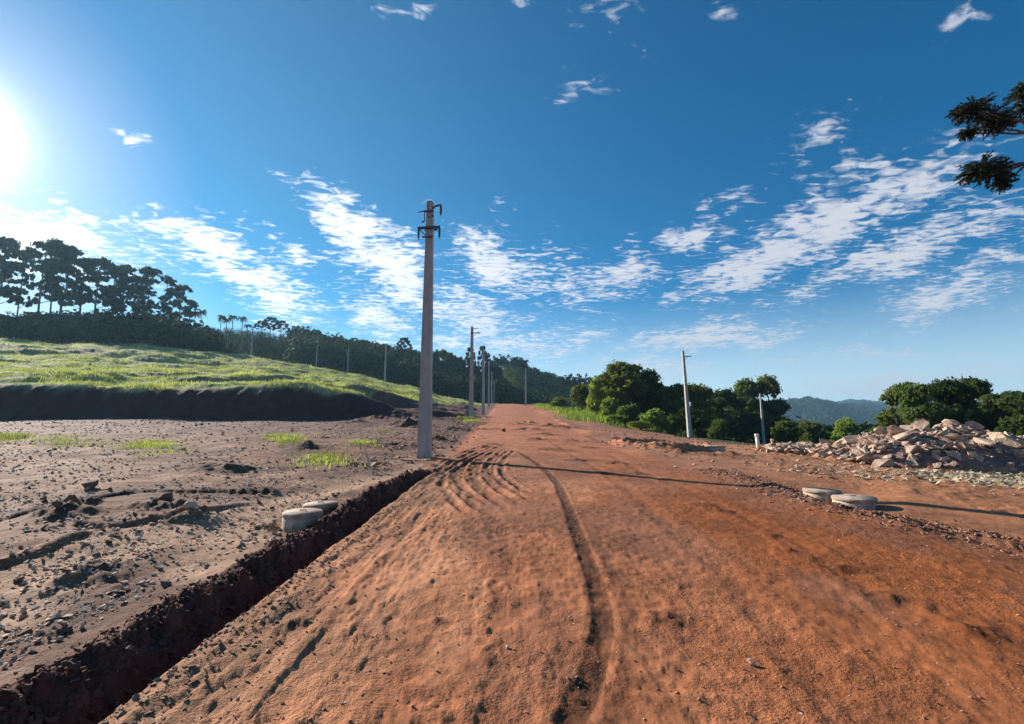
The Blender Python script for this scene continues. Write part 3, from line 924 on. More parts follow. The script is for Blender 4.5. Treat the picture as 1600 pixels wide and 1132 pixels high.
# trench clods
n = 6000
yy_ = np.exp(NP.uniform(math.log(2.2), math.log(13.2), n))
le_, re_, _, _ = trench_parts(np.zeros(n), yy_)
xx_ = np.minimum(le_ + NP.normal(.02, .17, n), re_ - .03)
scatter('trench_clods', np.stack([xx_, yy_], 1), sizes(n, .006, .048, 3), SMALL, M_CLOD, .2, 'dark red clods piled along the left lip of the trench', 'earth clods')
n = 1800
yy_ = np.exp(NP.uniform(math.log(2.2), math.log(13.2), n))
xx_ = trench_parts(np.zeros(n), yy_)[1] + np.abs(NP.normal(.02, .22, n))
scatter('shoulder_crumbs', np.stack([xx_, yy_], 1), sizes(n, .006, .03, 3), SMALL, plain_mat('tan_crumbs', (.27, .18, .12), .9, 0, .4), .2, 'tan crumbs of soil along the right edge of the trench', 'earth crumbs')
# road grit
n = 6500
y_ = np.exp(NP.uniform(math.log(2.2), math.log(24), n)); x_ = NP.uniform(-1.9, 1.0, n) * 0 + (NP.uniform(200, 1640, n) - CX) / F * y_
k_ = (x_ > -1.9) & (x_ < 8)
scatter('road_grit', np.stack([x_[k_], y_[k_]], 1), sizes(k_.sum(), .004, .019, 4), SMALL, plain_mat('red_grit', (.36, .17, .10), .9, 0, .5), .2, 'reddish grit and crumbs loose on the dirt road', 'grit')
n = 420
y_ = np.exp(NP.uniform(math.log(2.2), math.log(16), n)); x_ = (NP.uniform(200, 1640, n) - CX) / F * y_
k_ = (x_ > -1.9) & (x_ < 8)
scatter('white_grit', np.stack([x_[k_], y_[k_]], 1), sizes(k_.sum(), .004, .013, 2), SMALL, plain_mat('white_grit', (.62, .55, .48), .8, 0, .2), .2, 'tiny whitish stones speckling the dirt road', 'grit')


# berm rubble
def along(pts, n, spread):
    pts = np.array(pts); seg = np.linalg.norm(np.diff(pts, axis=0), axis=1); cum = np.concatenate([[0], np.cumsum(seg)])
    s = NP.uniform(0, cum[-1], n)
    x = np.interp(s, cum, pts[:, 0]) + NP.normal(0, spread, n); y = np.interp(s, cum, pts[:, 1]) + NP.normal(0, spread, n)
    return np.stack([x, y], 1)


pts = along(BERM, 4200, .34)
scatter('roadside_rubble', pts, sizes(len(pts), .008, .048, 2.8), SMALL, plain_mat('berm_stones', (.30, .165, .11), .9, 0, .5), .25, 'broken reddish stones in the low bank along the right edge of the road', 'rubble')
a_ = NP.uniform(0, 6.28, 900); r_ = 1 + NP.normal(.12, .12, 900)
pts = np.stack([PIT[0] + 2.1 * r_ * np.cos(a_), PIT[1] + 2.6 * r_ * np.sin(a_)], 1)
scatter('pit_rubble', pts, sizes(900, .02, .11, 2.5), SMALL, M_REDST, .25, 'stones thrown up around the dark pit right of the road', 'rubble')
pts = np.stack([NP.normal(16.0, 3.4, 4200), NP.normal(13.6, 1.5, 4200)], 1)
scatter('pale_chippings', pts, sizes(4200, .02, .16, 2.6), FLAKE, M_APRON, .2, 'pale flat chippings spread in front of the boulder heap', 'stone chippings')
pts = np.vstack([np.stack([NP.normal(m_[0], m_[2] * .55, 1100), NP.normal(m_[1] - .3, m_[3] * .6, 1100)], 1) for m_ in MOUNDS])
pts = pts[(pts[:, 0] > 10.0) & (mound_z(pts[:, 0], pts[:, 1]) > .02)]
o = scatter('rubble_fragments', pts, sizes(len(pts), .04, .30, 2.6), SMALL, M_ROCK, .25, 'small broken stone filling the gaps between boulders of the heap', 'rubble')

# verge rubble along the left pole line and across the right plateau
pts = np.stack([NP.normal(-3.6, .9, 1500), NP.uniform(13, 60, 1500)], 1)
scatter('verge_rubble', pts, sizes(1500, .02, .16, 3), SMALL, M_REDST, .2, 'stones and lumps along the pole line left of the road', 'rubble')
pts = np.stack([NP.uniform(5.5, 22, 2600), NP.uniform(12, 40, 2600)], 1)
scatter('plateau_stones', pts, sizes(2600, .015, .12, 3), SMALL, M_REDST, .2, 'scattered stones on the bare ground right of the road', 'stones')

# individual boulders of the heap
BOULD = []
for k in range(12):
    V, Fc = hull_rock(RNG, RNG.randint(9, 14), 1, RNG.uniform(.6, 1), RNG.uniform(.5, .85), True)
    BOULD.append(mesh_np('boulder', V, Fc, M_ROCK, False))


def boulder(x, y, s, zoff=.25, label=None, rot=None, k=None, group='boulders of the tipped rubble heap', sc=(1, 1, 1), mat=None):
    me = BOULD[(k if k is not None else RNG.randrange(12))]
    o = link('boulder', me)
    o.location = (x, y, gz(x, y) + s * zoff)
    o.rotation_euler = rot or (RNG.uniform(-.5, .5), RNG.uniform(-.5, .5), RNG.uniform(0, 6.28))
    o.scale = (s * sc[0], s * sc[1], s * sc[2])
    tag(o, label, 'boulder', group)
    return o


def at(px, Y): return ((px - CX) / F * (Y * CT), Y)


BIG = [  # photo column, distance, size, lift, label
    (1372, 16.9, .62, .45, 'large tan boulder at the front left foot of the heap'),
    (1290, 20.6, .62, .5, 'pale upright boulder in the low left tail of the heap'),
    (1320, 21.0, .58, .6, 'grey boulder standing at the right end of the low tail'),
    (1247, 21.6, .42, .4, 'small pinkish boulder at the far left tip of the tail'),
    (1345, 17.8, .52, .35, 'flat light boulder leaning on the heap\'s left foot'),
    (1404, 18.4, .60, .75, 'broad tan slab high on the left shoulder of the heap'),
    (1437, 19.2, .38, .9, 'small yellowish block near the top left of the heap'),
    (1492, 19.3, .50, .9, 'rounded grey boulder crowning the top of the heap'),
    (1470, 19.5, .42, .8, 'tan block just left of the crowning boulder'),
    (1520, 19.0, .46, .7, 'grey block just right of the crowning boulder'),
    (1420, 17.2, .40, .4, 'yellow tinted block in the middle of the heap\'s front'),
    (1536, 17.0, .52, .5, 'purple grey boulder low on the right face of the heap'),
    (1568, 17.3, .66, .6, 'tall ochre faced slab at the right end of the heap'),
    (1590, 16.6, .5, .4, 'dark boulder at the right edge behind the chippings'),
    (1378, 19.3, .55, .6, 'wedge shaped boulder on the left ridge of the heap'),
]
for px, Y, s, zo, lb in BIG:
    x, y = at(px, Y)
    boulder(x, y, s * .92, zo * .5, lb, sc=(1.1, .9, .8))
SH = 'broken angular boulder among the many of the rubble heap'
for k in range(165):
    m_ = MOUNDS[RNG.choices(range(5), weights=[5, 3, 3, 2.2, .8])[0]]
    a = RNG.uniform(0, 6.28); q = RNG.random() ** .6
    x = m_[0] + m_[2] * q * math.cos(a); y = m_[1] + m_[3] * q * math.sin(a) * .95
    if x < 10.6: continue
    boulder(x, y, RNG.uniform(.15, .46) * (1 if q < .8 else .7), RNG.uniform(.1, .45), SH, sc=(RNG.uniform(.8, 1.4), 1, RNG.uniform(.5, 1)))

# lone stones on road and field
def lone(px, py, s, label, mat, nm='stone', group=None, k=3, zo=.45):
    x, y = gp(px, py)
    V, Fc = hull_rock(random.Random(int(px)), 16, 1, .8, .75, True)
    o = link(nm, mesh_np(nm, V, Fc, mat, False))
    o.location = (x, y, gz(x, y) + s * zo); o.scale = (s, s, s); o.rotation_euler = (.2, .1, px)
    tag(o, label, 'stone', group)
lone(1174, 1040, .032, 'small pinkish stone casting a shadow on the bare orange road', plain_mat('pink_stone', (.45, .30, .24), .8), zo=.5)
lone(793, 1014, .02, 'tiny whitish pebble at the centre of the near road', plain_mat('white_stone', (.6, .5, .42), .8))
lone(140, 764, .17, 'dark rounded boulder alone in the stony left field', M_CLOD2, 'boulder', zo=.5)
lone(318, 806, .085, 'dark clod at the right end of the small clod row in the left field', M_CLOD2)
lone(296, 810, .11, 'flat grey stone in the middle of the small clod row in the left field', M_PEB)
lone(110, 799, .11, 'dark earth lump left of the smooth mud patch in the left field', M_CLOD2)
lone(85, 810, .09, 'dark earth lump nearest the left edge of the frame', M_CLOD2)
lone(258, 790, .13, 'dark knobbly lump beyond the crack in the left field', M_CLOD2)
lone(405, 775, .04, 'white pebble on the smooth track through the left field', plain_mat('chalk_stone', (.7, .64, .56), .8))
for i, (a_, b_) in enumerate([(423, 822), (430, 833), (424, 838), (436, 828)]):
    lone(a_, b_, .04, 'small grey stone in the cluster beside the left concrete manholes', M_PEB, group='stones beside the left manholes')
lone(640, 699, .11, 'pale stone chunk left of the tall pole\'s foot', plain_mat('pale_chunk', (.55, .47, .40), .8))
lone(705, 700, .12, 'dark stone lump right of the tall pole\'s foot', M_CLOD2)
lone(885, 655, .35, 'tan block on the lumpy ground at the road\'s far right edge', M_ROCK, 'boulder')
lone(787, 675, .22, 'dark stone on the road short of the crest', M_CLOD2)


# ------------------------------------------------------------------ mesh builder for built things
class MB:
    def __init__(s): s.bm = bmesh.new()

    def box(s, c, size, rot=None):
        r = bmesh.ops.create_cube(s.bm, size=1.0)
        M = Matrix.Translation(c) @ (rot.to_matrix().to_4x4() if rot else Matrix()) @ Matrix.Diagonal((*size, 1))
        bmesh.ops.transform(s.bm, matrix=M, verts=r['verts'])
        return s

    def bar(s, a, b, r1, r2=None, seg=8):
        a, b = Vector(a), Vector(b); d = b - a
        r2 = r1 if r2 is None else r2
        g = bmesh.ops.create_cone(s.bm, cap_ends=True, segments=seg, radius1=r1, radius2=r2, depth=d.length)
        q = d.to_track_quat('Z', 'Y')
        bmesh.ops.transform(s.bm, matrix=Matrix.Translation((a + b) / 2) @ q.to_matrix().to_4x4(), verts=g['verts'])
        return s

    def lathe(s, prof, seg=40, c=(0, 0, 0)):
        rings = []
        for r, z in prof:
            rings.append([s.bm.verts.new((c[0] + r * math.cos(2 * math.pi * k / seg), c[1] + r * math.sin(2 * math.pi * k / seg), c[2] + z)) for k in range(seg)])
        for a, b in zip(rings, rings[1:]):
            for k in range(seg):
                s.bm.faces.new((a[k], a[(k + 1) % seg], b[(k + 1) % seg], b[k]))
        s.bm.faces.new(rings[-1])
        s.bm.faces.new(rings[0][::-1])
        return s

    def loft(s, secs):
        rings = [[s.bm.verts.new(p) for p in sec] for sec in secs]
        n = len(rings[0])
        for a, b in zip(rings, rings[1:]):
            for k in range(n): s.bm.faces.new((a[k], a[(k + 1) % n], b[(k + 1) % n], b[k]))
        s.bm.faces.new(rings[-1]); s.bm.faces.new(rings[0][::-1])
        return s

    def mesh(s, name, mat, bevel=0, smooth=False):
        if bevel: bmesh.ops.bevel(s.bm, geom=list(s.bm.edges), offset=bevel, segments=2, affect='EDGES')
        bmesh.ops.recalc_face_normals(s.bm, faces=s.bm.faces)
        me = bpy.data.meshes.new(name); s.bm.to_mesh(me); s.bm.free()
        me.materials.append(mat)
        if smooth:
            for f in me.polygons: f.use_smooth = len(f.vertices) == 4
        return me


# ------------------------------------------------------------------ utility poles
PH = 9.1
def post_mesh(detail=True):
    m = MB()
    secs = []
    for z in ([-.8, 0, 3, 6, PH] if detail else [-.8, PH]):
        t = max(z, 0) / PH
        w, d = .215 - .105 * t, .155 - .065 * t          # half width, half depth
        g = .045 * (1 - .3 * t)                           # depth of the groove in the broad faces
        e = w * .34
        if detail:
            sec = [(-w, -d), (-w + e * .5, -d), (-w + e, -d + g), (w - e, -d + g), (w - e * .5, -d), (w, -d),
                   (w, d), (w - e * .5, d), (w - e, d - g), (-w + e, d - g), (-w + e * .5, d), (-w, d)]
        else:
            sec = [(-w, -d), (w, -d), (w, d), (-w, d)]
        secs.append([(a, b, z) for a, b in sec])
    m.loft(secs)
    return m.mesh('post', M_CONC, .006 if detail else 0)


def crossarm(m, z, L, R):
    m.box(((R - L) / 2, -.13, z), (L + R, .075, .085))
    m.box(((R - L) / 2, .13, z + .02), ((L + R) * .6, .05, .05))
    return m


def insulator_mesh():
    m = MB()
    m.lathe([(.012, .02), (.012, -.02), (.03, -.03), (.05, -.07), (.028, -.09), (.03, -.11), (.056, -.15), (.028, -.17), (.03, -.19), (.056, -.23), (.028, -.25), (.03, -.27), (.05, -.31), (.018, -.33), (.014, -.40)][::-1], 12)
    return m.mesh('insulator', M_PORC, 0, True)


POST_D = post_mesh(True); POST_S = post_mesh(False)
INS = insulator_mesh()


def make_main_pole(x, y, rz, lean=0):
    t = empty('utility_pole', (x, y, gz(x, y)), (0, lean, rz))
    tag(t, 'tall near concrete utility pole with two tiers of brackets at the trench end', 'utility pole', 'concrete poles along the left edge of the road')
    link('post', POST_D, t)
    zt = PH
    m = MB(); crossarm(m, zt - 1.02, .40, .42)
    a = link('crossarm', m.mesh('crossarm', M_METAL, .006), t)
    for sx in (-.37, .40):
        i = link('insulator', INS, a, (sx, -.13, zt - 1.05))
    m = MB(); m.bar((-.35, -.14, zt - 1.07), (-.11, -.14, zt - 1.30), .018); m.box((-.02, -.14, zt - 1.36), (.40, .04, .05))
    link('brace', m.mesh('brace', M_METAL), t)
    m = MB(); m.bar((.10, -.1, zt - .30), (.22, -.1, zt - .22), .035); m.bar((.22, -.1, zt - .22), (.44, -.1, zt - .17), .035)
    b = link('upper_bracket', m.mesh('upper_bracket', M_METAL), t)
    link('insulator', INS, b, (.43, -.1, zt - .20))
    m = MB(); m.bar((-.42, -.12, zt - .41), (-.12, -.12, zt - .38), .012, .03); m.bar((-.17, -.12, zt - .36), (-.17, -.12, zt - .75), .022)
    m.bar((-.17, -.12, zt - .75), (-.26, -.12, zt - .80), .03); m.box((0, -.125, zt - .40), (.34, .03, .06)); m.box((.13, -.12, zt - .58), (.08, .05, .05))
    link('side_bracket', m.mesh('side_bracket', M_METAL), t)
    m = MB()
    m.box((0, 0, PH + .01), (.17, .14, .03))
    link('cap', m.mesh('cap', M_METAL), t)
    m = MB(); m.bar((0, -.18, 0), (0, .16, 0), .02); bm_ = m.mesh('bolt', M_METAL)
    for zz in (zt - .38, zt - .62, zt - 1.02, zt - 1.36):
        link('bolt', bm_, t, (0, 0, zz))
    return t


def make_pole(x, y, lean, label, group, arm=0, rz=0, scale=1.0, detail=False):
    t = empty('utility_pole', (x, y, gz(x, y) - .05), (0, lean, rz), (scale,) * 3)
    tag(t, label, 'utility pole', group)
    link('post', POST_D if detail else POST_S, t)
    if arm:
        m = MB(); m.box((.35, -.12, PH - .62), (.95, .08, .09)); m.bar((.1, -.1, PH - 1.0), (.45, -.1, PH - .66), .02)
        if arm > 1: m.bar((.1, -.1, PH - .25), (.55, -.1, PH - .15), .025); m.bar((.55, -.1, PH - .15), (.6, -.1, PH - .18), .02)
        link('crossarm', m.mesh('crossarm', M_METAL), t)
    return t


def pole_spot(px, base_py, Hpx, arm=0):
    """distance from the pole's apparent height, then placed on the ground"""
    Y = PH * F / Hpx
    u, _ = ray_uv(px, base_py)
    return u * Y, Y


G1 = 'concrete poles along the left edge of the road'
x, y = gp(663, 716); MAIN = (x, y)
make_main_pole(x, y, math.radians(-8))
for px, by, hp, arm, lb in [
    (736, 662, 149, 2, 'concrete pole with a side arm, second in the row left of the road'),
    (755, 648, 104, 1, 'concrete pole third in the row left of the road'),
    (763.5, 637, 70, 0, 'concrete pole fourth in the row left of the road'),
    (768, 632, 50, 0, 'concrete pole fifth in the row left of the road near the crest'),
    (772, 630, 40, 0, 'concrete pole sixth in the row left of the road near the crest'),
    (776, 630, 35, 0, 'farthest concrete pole of the row left of the road')]:
    x, y = pole_spot(px, by, hp)
    make_pole(x, y, 0, lb, G1, arm, math.radians(-5), detail=arm > 1)
G2 = 'concrete poles right of the road'
x, y = pole_spot(821.5, 633, 60); make_pole(x, y, 0, 'lone concrete pole at the road crest on its right side', G2, 0)
x, y = pole_spot(1078, 683, 136); make_pole(x, y, math.radians(-2.2), 'leaning concrete pole with a small arm before the right hand trees', G2, 1, .2, detail=True)
x, y = pole_spot(1194, 694, 80); make_pole(x, y, math.radians(-.6), 'bare white pole beside the two short pipes before the trees', G2, 0)
G3 = 'poles of the upper streets on the grassy hill'
for px, by, hp, lb in [
    (246, 540, 50, 'pale pole on the hill below the tall trees, leftmost of the hill poles'),
    (354, 550, 36, 'faint pole below the palms on the hill'),
    (392.5, 553, 57, 'tall pole on the grass crest rising above the dark hillside to the sky'),
    (494, 572, 42, 'pole on the grass crest right of the tall skyline pole'),
    (543, 581, 44, 'pole by the track above the grass, left of the close pair'),
    (578, 585, 33, 'short far pole beyond the grass just left of the tall one'),
    (601, 600, 60, 'tallest pole standing at the notch between the two grass strips'),
    (606, 590, 36, 'faint pole just behind the one at the notch between the grass strips'),
    (688, 605, 30, 'small far pole just right of the tall near pole')]:
    x, y = pole_spot(px, by, hp)
    make_pole(x, y, 0, lb, G3, 0)

# ------------------------------------------------------------------ manholes, pipes, stakes
def manhole(px, top_py, Y, dia, label, tilt, base_py=None):
    """shaft ring with its cover; the top stands at the height seen in the photo"""
    if base_py: Y = gp(px, base_py)[1] + dia * .45; dia *= Y / 15.6
    u, v = ray_uv(px, top_py)
    x, zt = u * Y, EYE + v * Y
    g0 = gz(x, Y)
    zt = max(zt, g0 + .05)
    t = empty('manhole', (x, Y, g0), (0, 0, 0))
    tag(t, label, 'manhole', 'capped concrete manhole shafts')
    r = dia / 2; hgt = zt - g0
    rings = link('ring', MB().lathe([(r * .97, -.5), (r * .97, hgt - .06), (r * .93, hgt - .05)], 44).mesh('ring', M_RING, 0, True), t)
    m = MB(); m.lathe([(r * .98, 0), (r * 1.04, .008), (r * 1.04, .048), (r * 1.01, .058), (r * .2, .064)], 44)
    c = link('cover', m.mesh('cover', M_RING, 0, True), t, (0.012, .0, hgt - .052))
    c.rotation_euler = tilt
    m = MB(); m.bar((-.04, 0, .064), (-.04, 0, .078), .006); m.bar((.04, 0, .064), (.04, 0, .078), .006); m.bar((-.04, 0, .078), (.04, 0, .078), .006)
    link('lifting_eye', m.mesh('lifting_eye', M_METAL), c)
    return t


manhole(472, 800, 6.9, .50, 'near left concrete manhole with a clean round cover beside the trench', (.02, .02, 0))
manhole(500, 789, 7.95, .50, 'left concrete manhole half hidden behind the nearer one', (.0, -.02, 0))
manhole(1283, 766, 9.5, .62, 'right side concrete manhole behind its neighbour, chipped at the rim', (0.02, .03, 0))
manhole(1333, 777, 8.9, .66, 'right side concrete manhole nearer the camera, low in the rubble', (.02, -.02, 0))
manhole(1115, 697, 15.6, .70, 'far low concrete manhole in the bare ground near the pit', (0, .02, 0), 706)


def pipe(px, y, hgt, r, mat, label, lean):
    x = (px - CX) / F * y * CT
    t = empty('vent_pipe', (x, y, gz(x, y)), (0, lean, 0)); tag(t, label, 'pipe', 'short pipes standing by the plateau edge')
    m = MB(); m.lathe([(r, -.3), (r, hgt)], 20); link('pipe_body', m.mesh('pipe_body', mat, 0, True), t)
    m = MB(); m.lathe([(r * 1.14, 0), (r * 1.2, .02), (r * 1.2, .10), (r * 1.05, .13)], 20); link('socket', m.mesh('socket', mat, 0, True), t, (0, 0, hgt - .06))
pipe(1183, 24.0, .66, .085, M_PVC, 'thick white upright pipe left of the bare pole', math.radians(-4))
pipe(1205, 23.0, .45, .055, M_PVC2, 'thin ochre upright pipe right of the bare pole', 0)


def stake(px, py, hgt, lean, label, w=.022):
    x, y = gp(px, py)
    m = MB(); m.loft([[(-w, -w * .5, -.15), (w, -w * .5, -.15), (w, w * .5, -.15), (-w, w * .5, -.15)],
                      [(-w, -w * .5, hgt * .95), (w, -w * .5, hgt * .95), (w, w * .5, hgt * .95), (-w, w * .5, hgt * .95)],
                      [(-w * .6, -w * .3, hgt), (w * .7, -w * .3, hgt), (w * .7, w * .3, hgt), (-w * .6, w * .3, hgt)]])
    o = link('survey_stake', m.mesh('survey_stake', M_WOOD)); o.location = (x, y, gz(x, y)); o.rotation_euler = (0, lean, .3)
    tag(o, label, 'stake', 'survey stakes')
stake(579, 735, .46, math.radians(-17), 'leaning pale wooden stake beside the trench')
stake(563, 706, .26, 0, 'short upright stake behind the leaning one')
stake(699, 660, .35, 0, 'thin stake in the field right of the tall pole', .03)
stake(919, 662, .6, .05, 'white stake in the verge far right of the road', .045)
stake(957, 689, .5, 0, 'thin reddish stake at the left end of the dark pit', .02)


def slab(px, py, size, label, rz, tilt=.05):
    x, y = gp(px, py)
    m = MB(); m.box((0, 0, 0), size)
    o = link('concrete_fragment', m.mesh('concrete_fragment', M_RING, .006)); o.location = (x, y, gz(x, y) + size[2] * .3); o.rotation_euler = (tilt, tilt, rz)
    tag(o, label, 'slab')
slab(645, 721, (.75, .22, .05), 'flat pale slab at the left foot of the tall near pole', .1)
slab(672, 721, (.35, .2, .05), 'small pale slab against the right foot of the tall near pole', .5)
slab(600, 698, (.5, .1, .05), 'pale lath lying left of the tall near pole', .05)

# ------------------------------------------------------------------ plants
def quads(C, Nrm, S, asp=1.0, rng=NP):
    """one small leaf-shaped quad per centre, facing Nrm"""
    n = len(C)
    Nrm = Nrm / (np.linalg.norm(Nrm, axis=1)[:, None] + 1e-9)
    a = rng.normal(size=(n, 3)); T = np.cross(Nrm, a); T /= np.linalg.norm(T, axis=1)[:, None] + 1e-9
    B = np.cross(Nrm, T)
    S = np.asarray(S)[:, None]
    V = np.stack([C - T * S, C - B * S * asp * .55, C + T * S, C + B * S * asp * .55], 1).reshape(-1, 3)
    Fc = np.arange(4 * n).reshape(n, 4)
    return V, Fc


def crown(blobs, n, size, rng, clus=45, spread=.28, lower=.35, asp=1.3):
    """leaves grouped in clumps that sit on the outside of each bough's blob"""
    out_c, out_n = [], []
    vol = np.array([b[3] * b[4] for b in blobs]); vol = vol / vol.sum()
    for b, w in zip(blobs, vol):
        k = max(6, int(clus * w * len(blobs)))
        d = rng.normal(size=(k, 3)); d /= np.linalg.norm(d, axis=1)[:, None]
        d = d[(d[:, 2] > -lower) | (rng.random(k) < .35)]
        rad = rng.uniform(.55, 1.05, len(d))[:, None]
        cc = np.array(b[:3]) + d * rad * np.array(b[3:6])
        m = max(1, int(n * w / len(d)))
        off = rng.normal(size=(len(d), m, 3)) * spread * np.array([1, 1, .6]) * np.array(b[3:6]).mean()
        P_ = (cc[:, None, :] + off).reshape(-1, 3)
        out_c.append(P_)
        nn = np.repeat(d, m, 0) * .8 + off.reshape(-1, 3) * .6 / np.array(b[3:6]).mean() + rng.normal(size=P_.shape) * .6 + np.array([0, 0, .25])
        out_n.append(nn)
    C = np.vstack(out_c); N_ = np.vstack(out_n)
    S = size * rng.uniform(.6, 1.4, len(C))
    return quads(C, N_, S, asp, rng)


def tube(pts, rad, seg=7):
    V, Fc = [], []
    pts = [Vector(p) for p in pts]
    for i, p_ in enumerate(pts):
        d = (pts[min(i + 1, len(pts) - 1)] - pts[max(i - 1, 0)]).normalized()
        a = d.orthogonal().normalized(); b = d.cross(a)
        for k in range(seg):
            t = 2 * math.pi * k / seg
            V.append(tuple(p_ + (a * math.cos(t) + b * math.sin(t)) * rad[i]))
    for i in range(len(pts) - 1):
        for k in range(seg):
            Fc.append((i * seg + k, i * seg + (k + 1) % seg, (i + 1) * seg + (k + 1) % seg, (i + 1) * seg + k))
    return np.array(V), np.array(Fc)


def join(parts):
    V, Fc, off = [], [], 0
    for v, f in parts:
        V.append(v); Fc.append(f + off); off += len(v)
    return np.vstack(V), np.vstack(Fc)


def limb(a, b, r0, r1, rng, n=6, sag=.0, wob=.08):
    a, b = np.array(a, float), np.array(b, float); L = np.linalg.norm(b - a)
    pts = []
    for i in range(n):
        t = i / (n - 1)
        q = a + (b - a) * t
        if 0 < i < n - 1: q = q + rng.normal(size=3) * wob * L * .4
        q[2] += sag * L * math.sin(math.pi * t)
        pts.append(q)
    return tube(pts, [r0 + (r1 - r0) * i / (n - 1) for i in range(n)], 6)


def broadleaf(seed, H=12.0, W=5.0, n=11000, size=.26, openness=0.0, nb=11, trunk_h=.28, dark=False):
    rng = np.random.default_rng(seed)
    blobs = []; parts = []
    th = H * trunk_h
    parts.append(limb((0, 0, -1.0), (rng.normal() * .2, rng.normal() * .2, th), .32, .24, rng, 5, 0, .03))
    for k in range(nb):
        a = k * 2.4 + rng.uniform(-.4, .4)
        lv = rng.uniform(0, 1)
        rr = W * (.25 + .5 * rng.random()) * (1 - .45 * lv)
        cz = th + (H - th) * (.18 + .66 * lv)
        br = W * rng.uniform(.20, .40) * (1 - .3 * openness)
        b = (rr * math.cos(a), rr * math.sin(a), cz, br, br, br * rng.uniform(.6, .8))
        blobs.append(b)
        st = (0, 0, th * rng.uniform(.75, 1.0) + (H - th) * lv * .25)
        parts.append(limb(st, b[:3], .15, .05, rng, 6, .05, .10))
        for j in range(3):
            d = rng.normal(size=3); d /= np.linalg.norm(d); d[2] = abs(d[2]) * .7
            parts.append(limb(b[:3], np.array(b[:3]) + d * br * .95, .05, .015, rng, 4, 0, .12))
    blobs.append((0, 0, th + (H - th) * .78, W * .42, W * .42, W * .30))
    if openness < .5: blobs.append((0, 0, th + (H - th) * .4, W * .5, W * .5, W * .45))
    cl = 36 if openness < .5 else 24
    V, Fc = crown(blobs, n, size, rng, cl, .20 if openness < .5 else .15)
    tv, tf = join(parts)
    return mesh_np('crown', V, Fc, M_LEAF), mesh_np('trunk', tv, tf, M_BARK, True), H, W


DENSE = [broadleaf(200 + k, 12, 5.2, 12500, .24, 0, 17, .18) for k in range(4)]
OPEN = [broadleaf(220 + k, 12, 5.2, 5200, .22, 1.0, 13, .30) for k in range(2)]
BUSH = [broadleaf(240 + k, 4, 3.0, 6000, .17, 0, 9, .02) for k in range(3)]


def umbrella_tree(seed, H=24, W=6.5, n=2700, size=.52):
    """tall bare stem, flat stepped plates of foliage"""
    rng = np.random.default_rng(seed)
    parts = [limb((0, 0, -2), (rng.normal() * .8, rng.normal() * .5, H * .93), .42, .14, rng, 8, 0, .015)]
    blobs = []
    nb = 13
    for k in range(nb):
        t = k / (nb - 1)
        a = rng.uniform(0, 6.28)
        rr = W * (.25 + .55 * rng.random()) * (1 - .25 * t)
        z = H * (.36 + .56 * t + rng.uniform(-.02, .02))
        br = W * rng.uniform(.28, .42)
        blobs.append((rr * math.cos(a), rr * math.sin(a), z, br, br, br * .42))
        parts.append(limb((0, 0, z - W * .22), blobs[-1][:3], .14, .05, rng, 5, .04, .06))
    blobs.append((0, 0, H * .95, W * .5, W * .5, W * .18))
    V, Fc = crown(blobs, n, size, rng, 17, .15, .3)
    tv, tf = join(parts)
    return mesh_np('crown', V, Fc, M_DLEAF), mesh_np('trunk', tv, tf, M_BARK, True), H, W


UMB = [umbrella_tree(300 + k) for k in range(4)]


def palm(seed, H=8.5):
    rng = np.random.default_rng(seed)
    tv, tf = limb((0, 0, -1), (rng.normal() * .3, 0, H), .20, .13, rng, 6, 0, .01)
    parts = []
    for k in range(17):
        a = k * 2.4 + rng.uniform(-.2, .2); L = rng.uniform(2.4, 3.1); up = rng.uniform(.1, 1.1)
        pts = []
        for i in range(9):
            t = i / 8
            r_ = L * t * (1 - .18 * t * t)
            pts.append(np.array([r_ * math.cos(a), r_ * math.sin(a), H + up * L * .55 * math.sin(t * 2.2) - 1.35 * t ** 2.4 * L * .55]))
        side = np.array([-math.sin(a), math.cos(a), 0])
        vs_, fs_ = [], []
        for i in range(9):
            w = .34 * math.sin(math.pi * (i / 8) ** .7) + .03
            vs_ += [pts[i] - side * w - (0, 0, w * .7), pts[i], pts[i] + side * w - (0, 0, w * .7)]
        for i in range(8):
            q = i * 3
            fs_ += [(q, q + 1, q + 4, q + 3), (q + 1, q + 2, q + 5, q + 4)]
        parts.append((np.array(vs_), np.array(fs_)))
    V, Fc = join(parts)
    return mesh_np('fronds', V, Fc, M_DLEAF), mesh_np('trunk', tv, tf, M_PALEBARK, True), H, 3


PALM = [palm(330 + k) for k in range(2)]


def araucaria_far(seed, H=12):
    rng = np.random.default_rng(seed)
    parts = [limb((0, 0, -1), (0, 0, H), .22, .08, rng, 5, 0, .01)]; blobs = []
    for lv in range(5):
        z = H * (.52 + .11 * lv); R_ = (3.6, 3.4, 3.0, 2.3, 1.4)[lv]
        for k in range(6):
            a = k * 1.047 + lv * .5 + rng.uniform(-.2, .2)
            e = (R_ * math.cos(a), R_ * math.sin(a), z + R_ * .28)
            parts.append(limb((0, 0, z - .2), e, .06, .03, rng, 4, -.06, .03))
            blobs.append((*e, .62, .62, .42))
    V, Fc = crown(blobs, 2600, .3, rng, 10, .3, .9)
    tv, tf = join(parts)
    return mesh_np('crown', V, Fc, M_DLEAF), mesh_np('trunk', tv, tf, M_BARK, True), H, 3.6


ARA = [araucaria_far(350 + k) for k in range(2)]


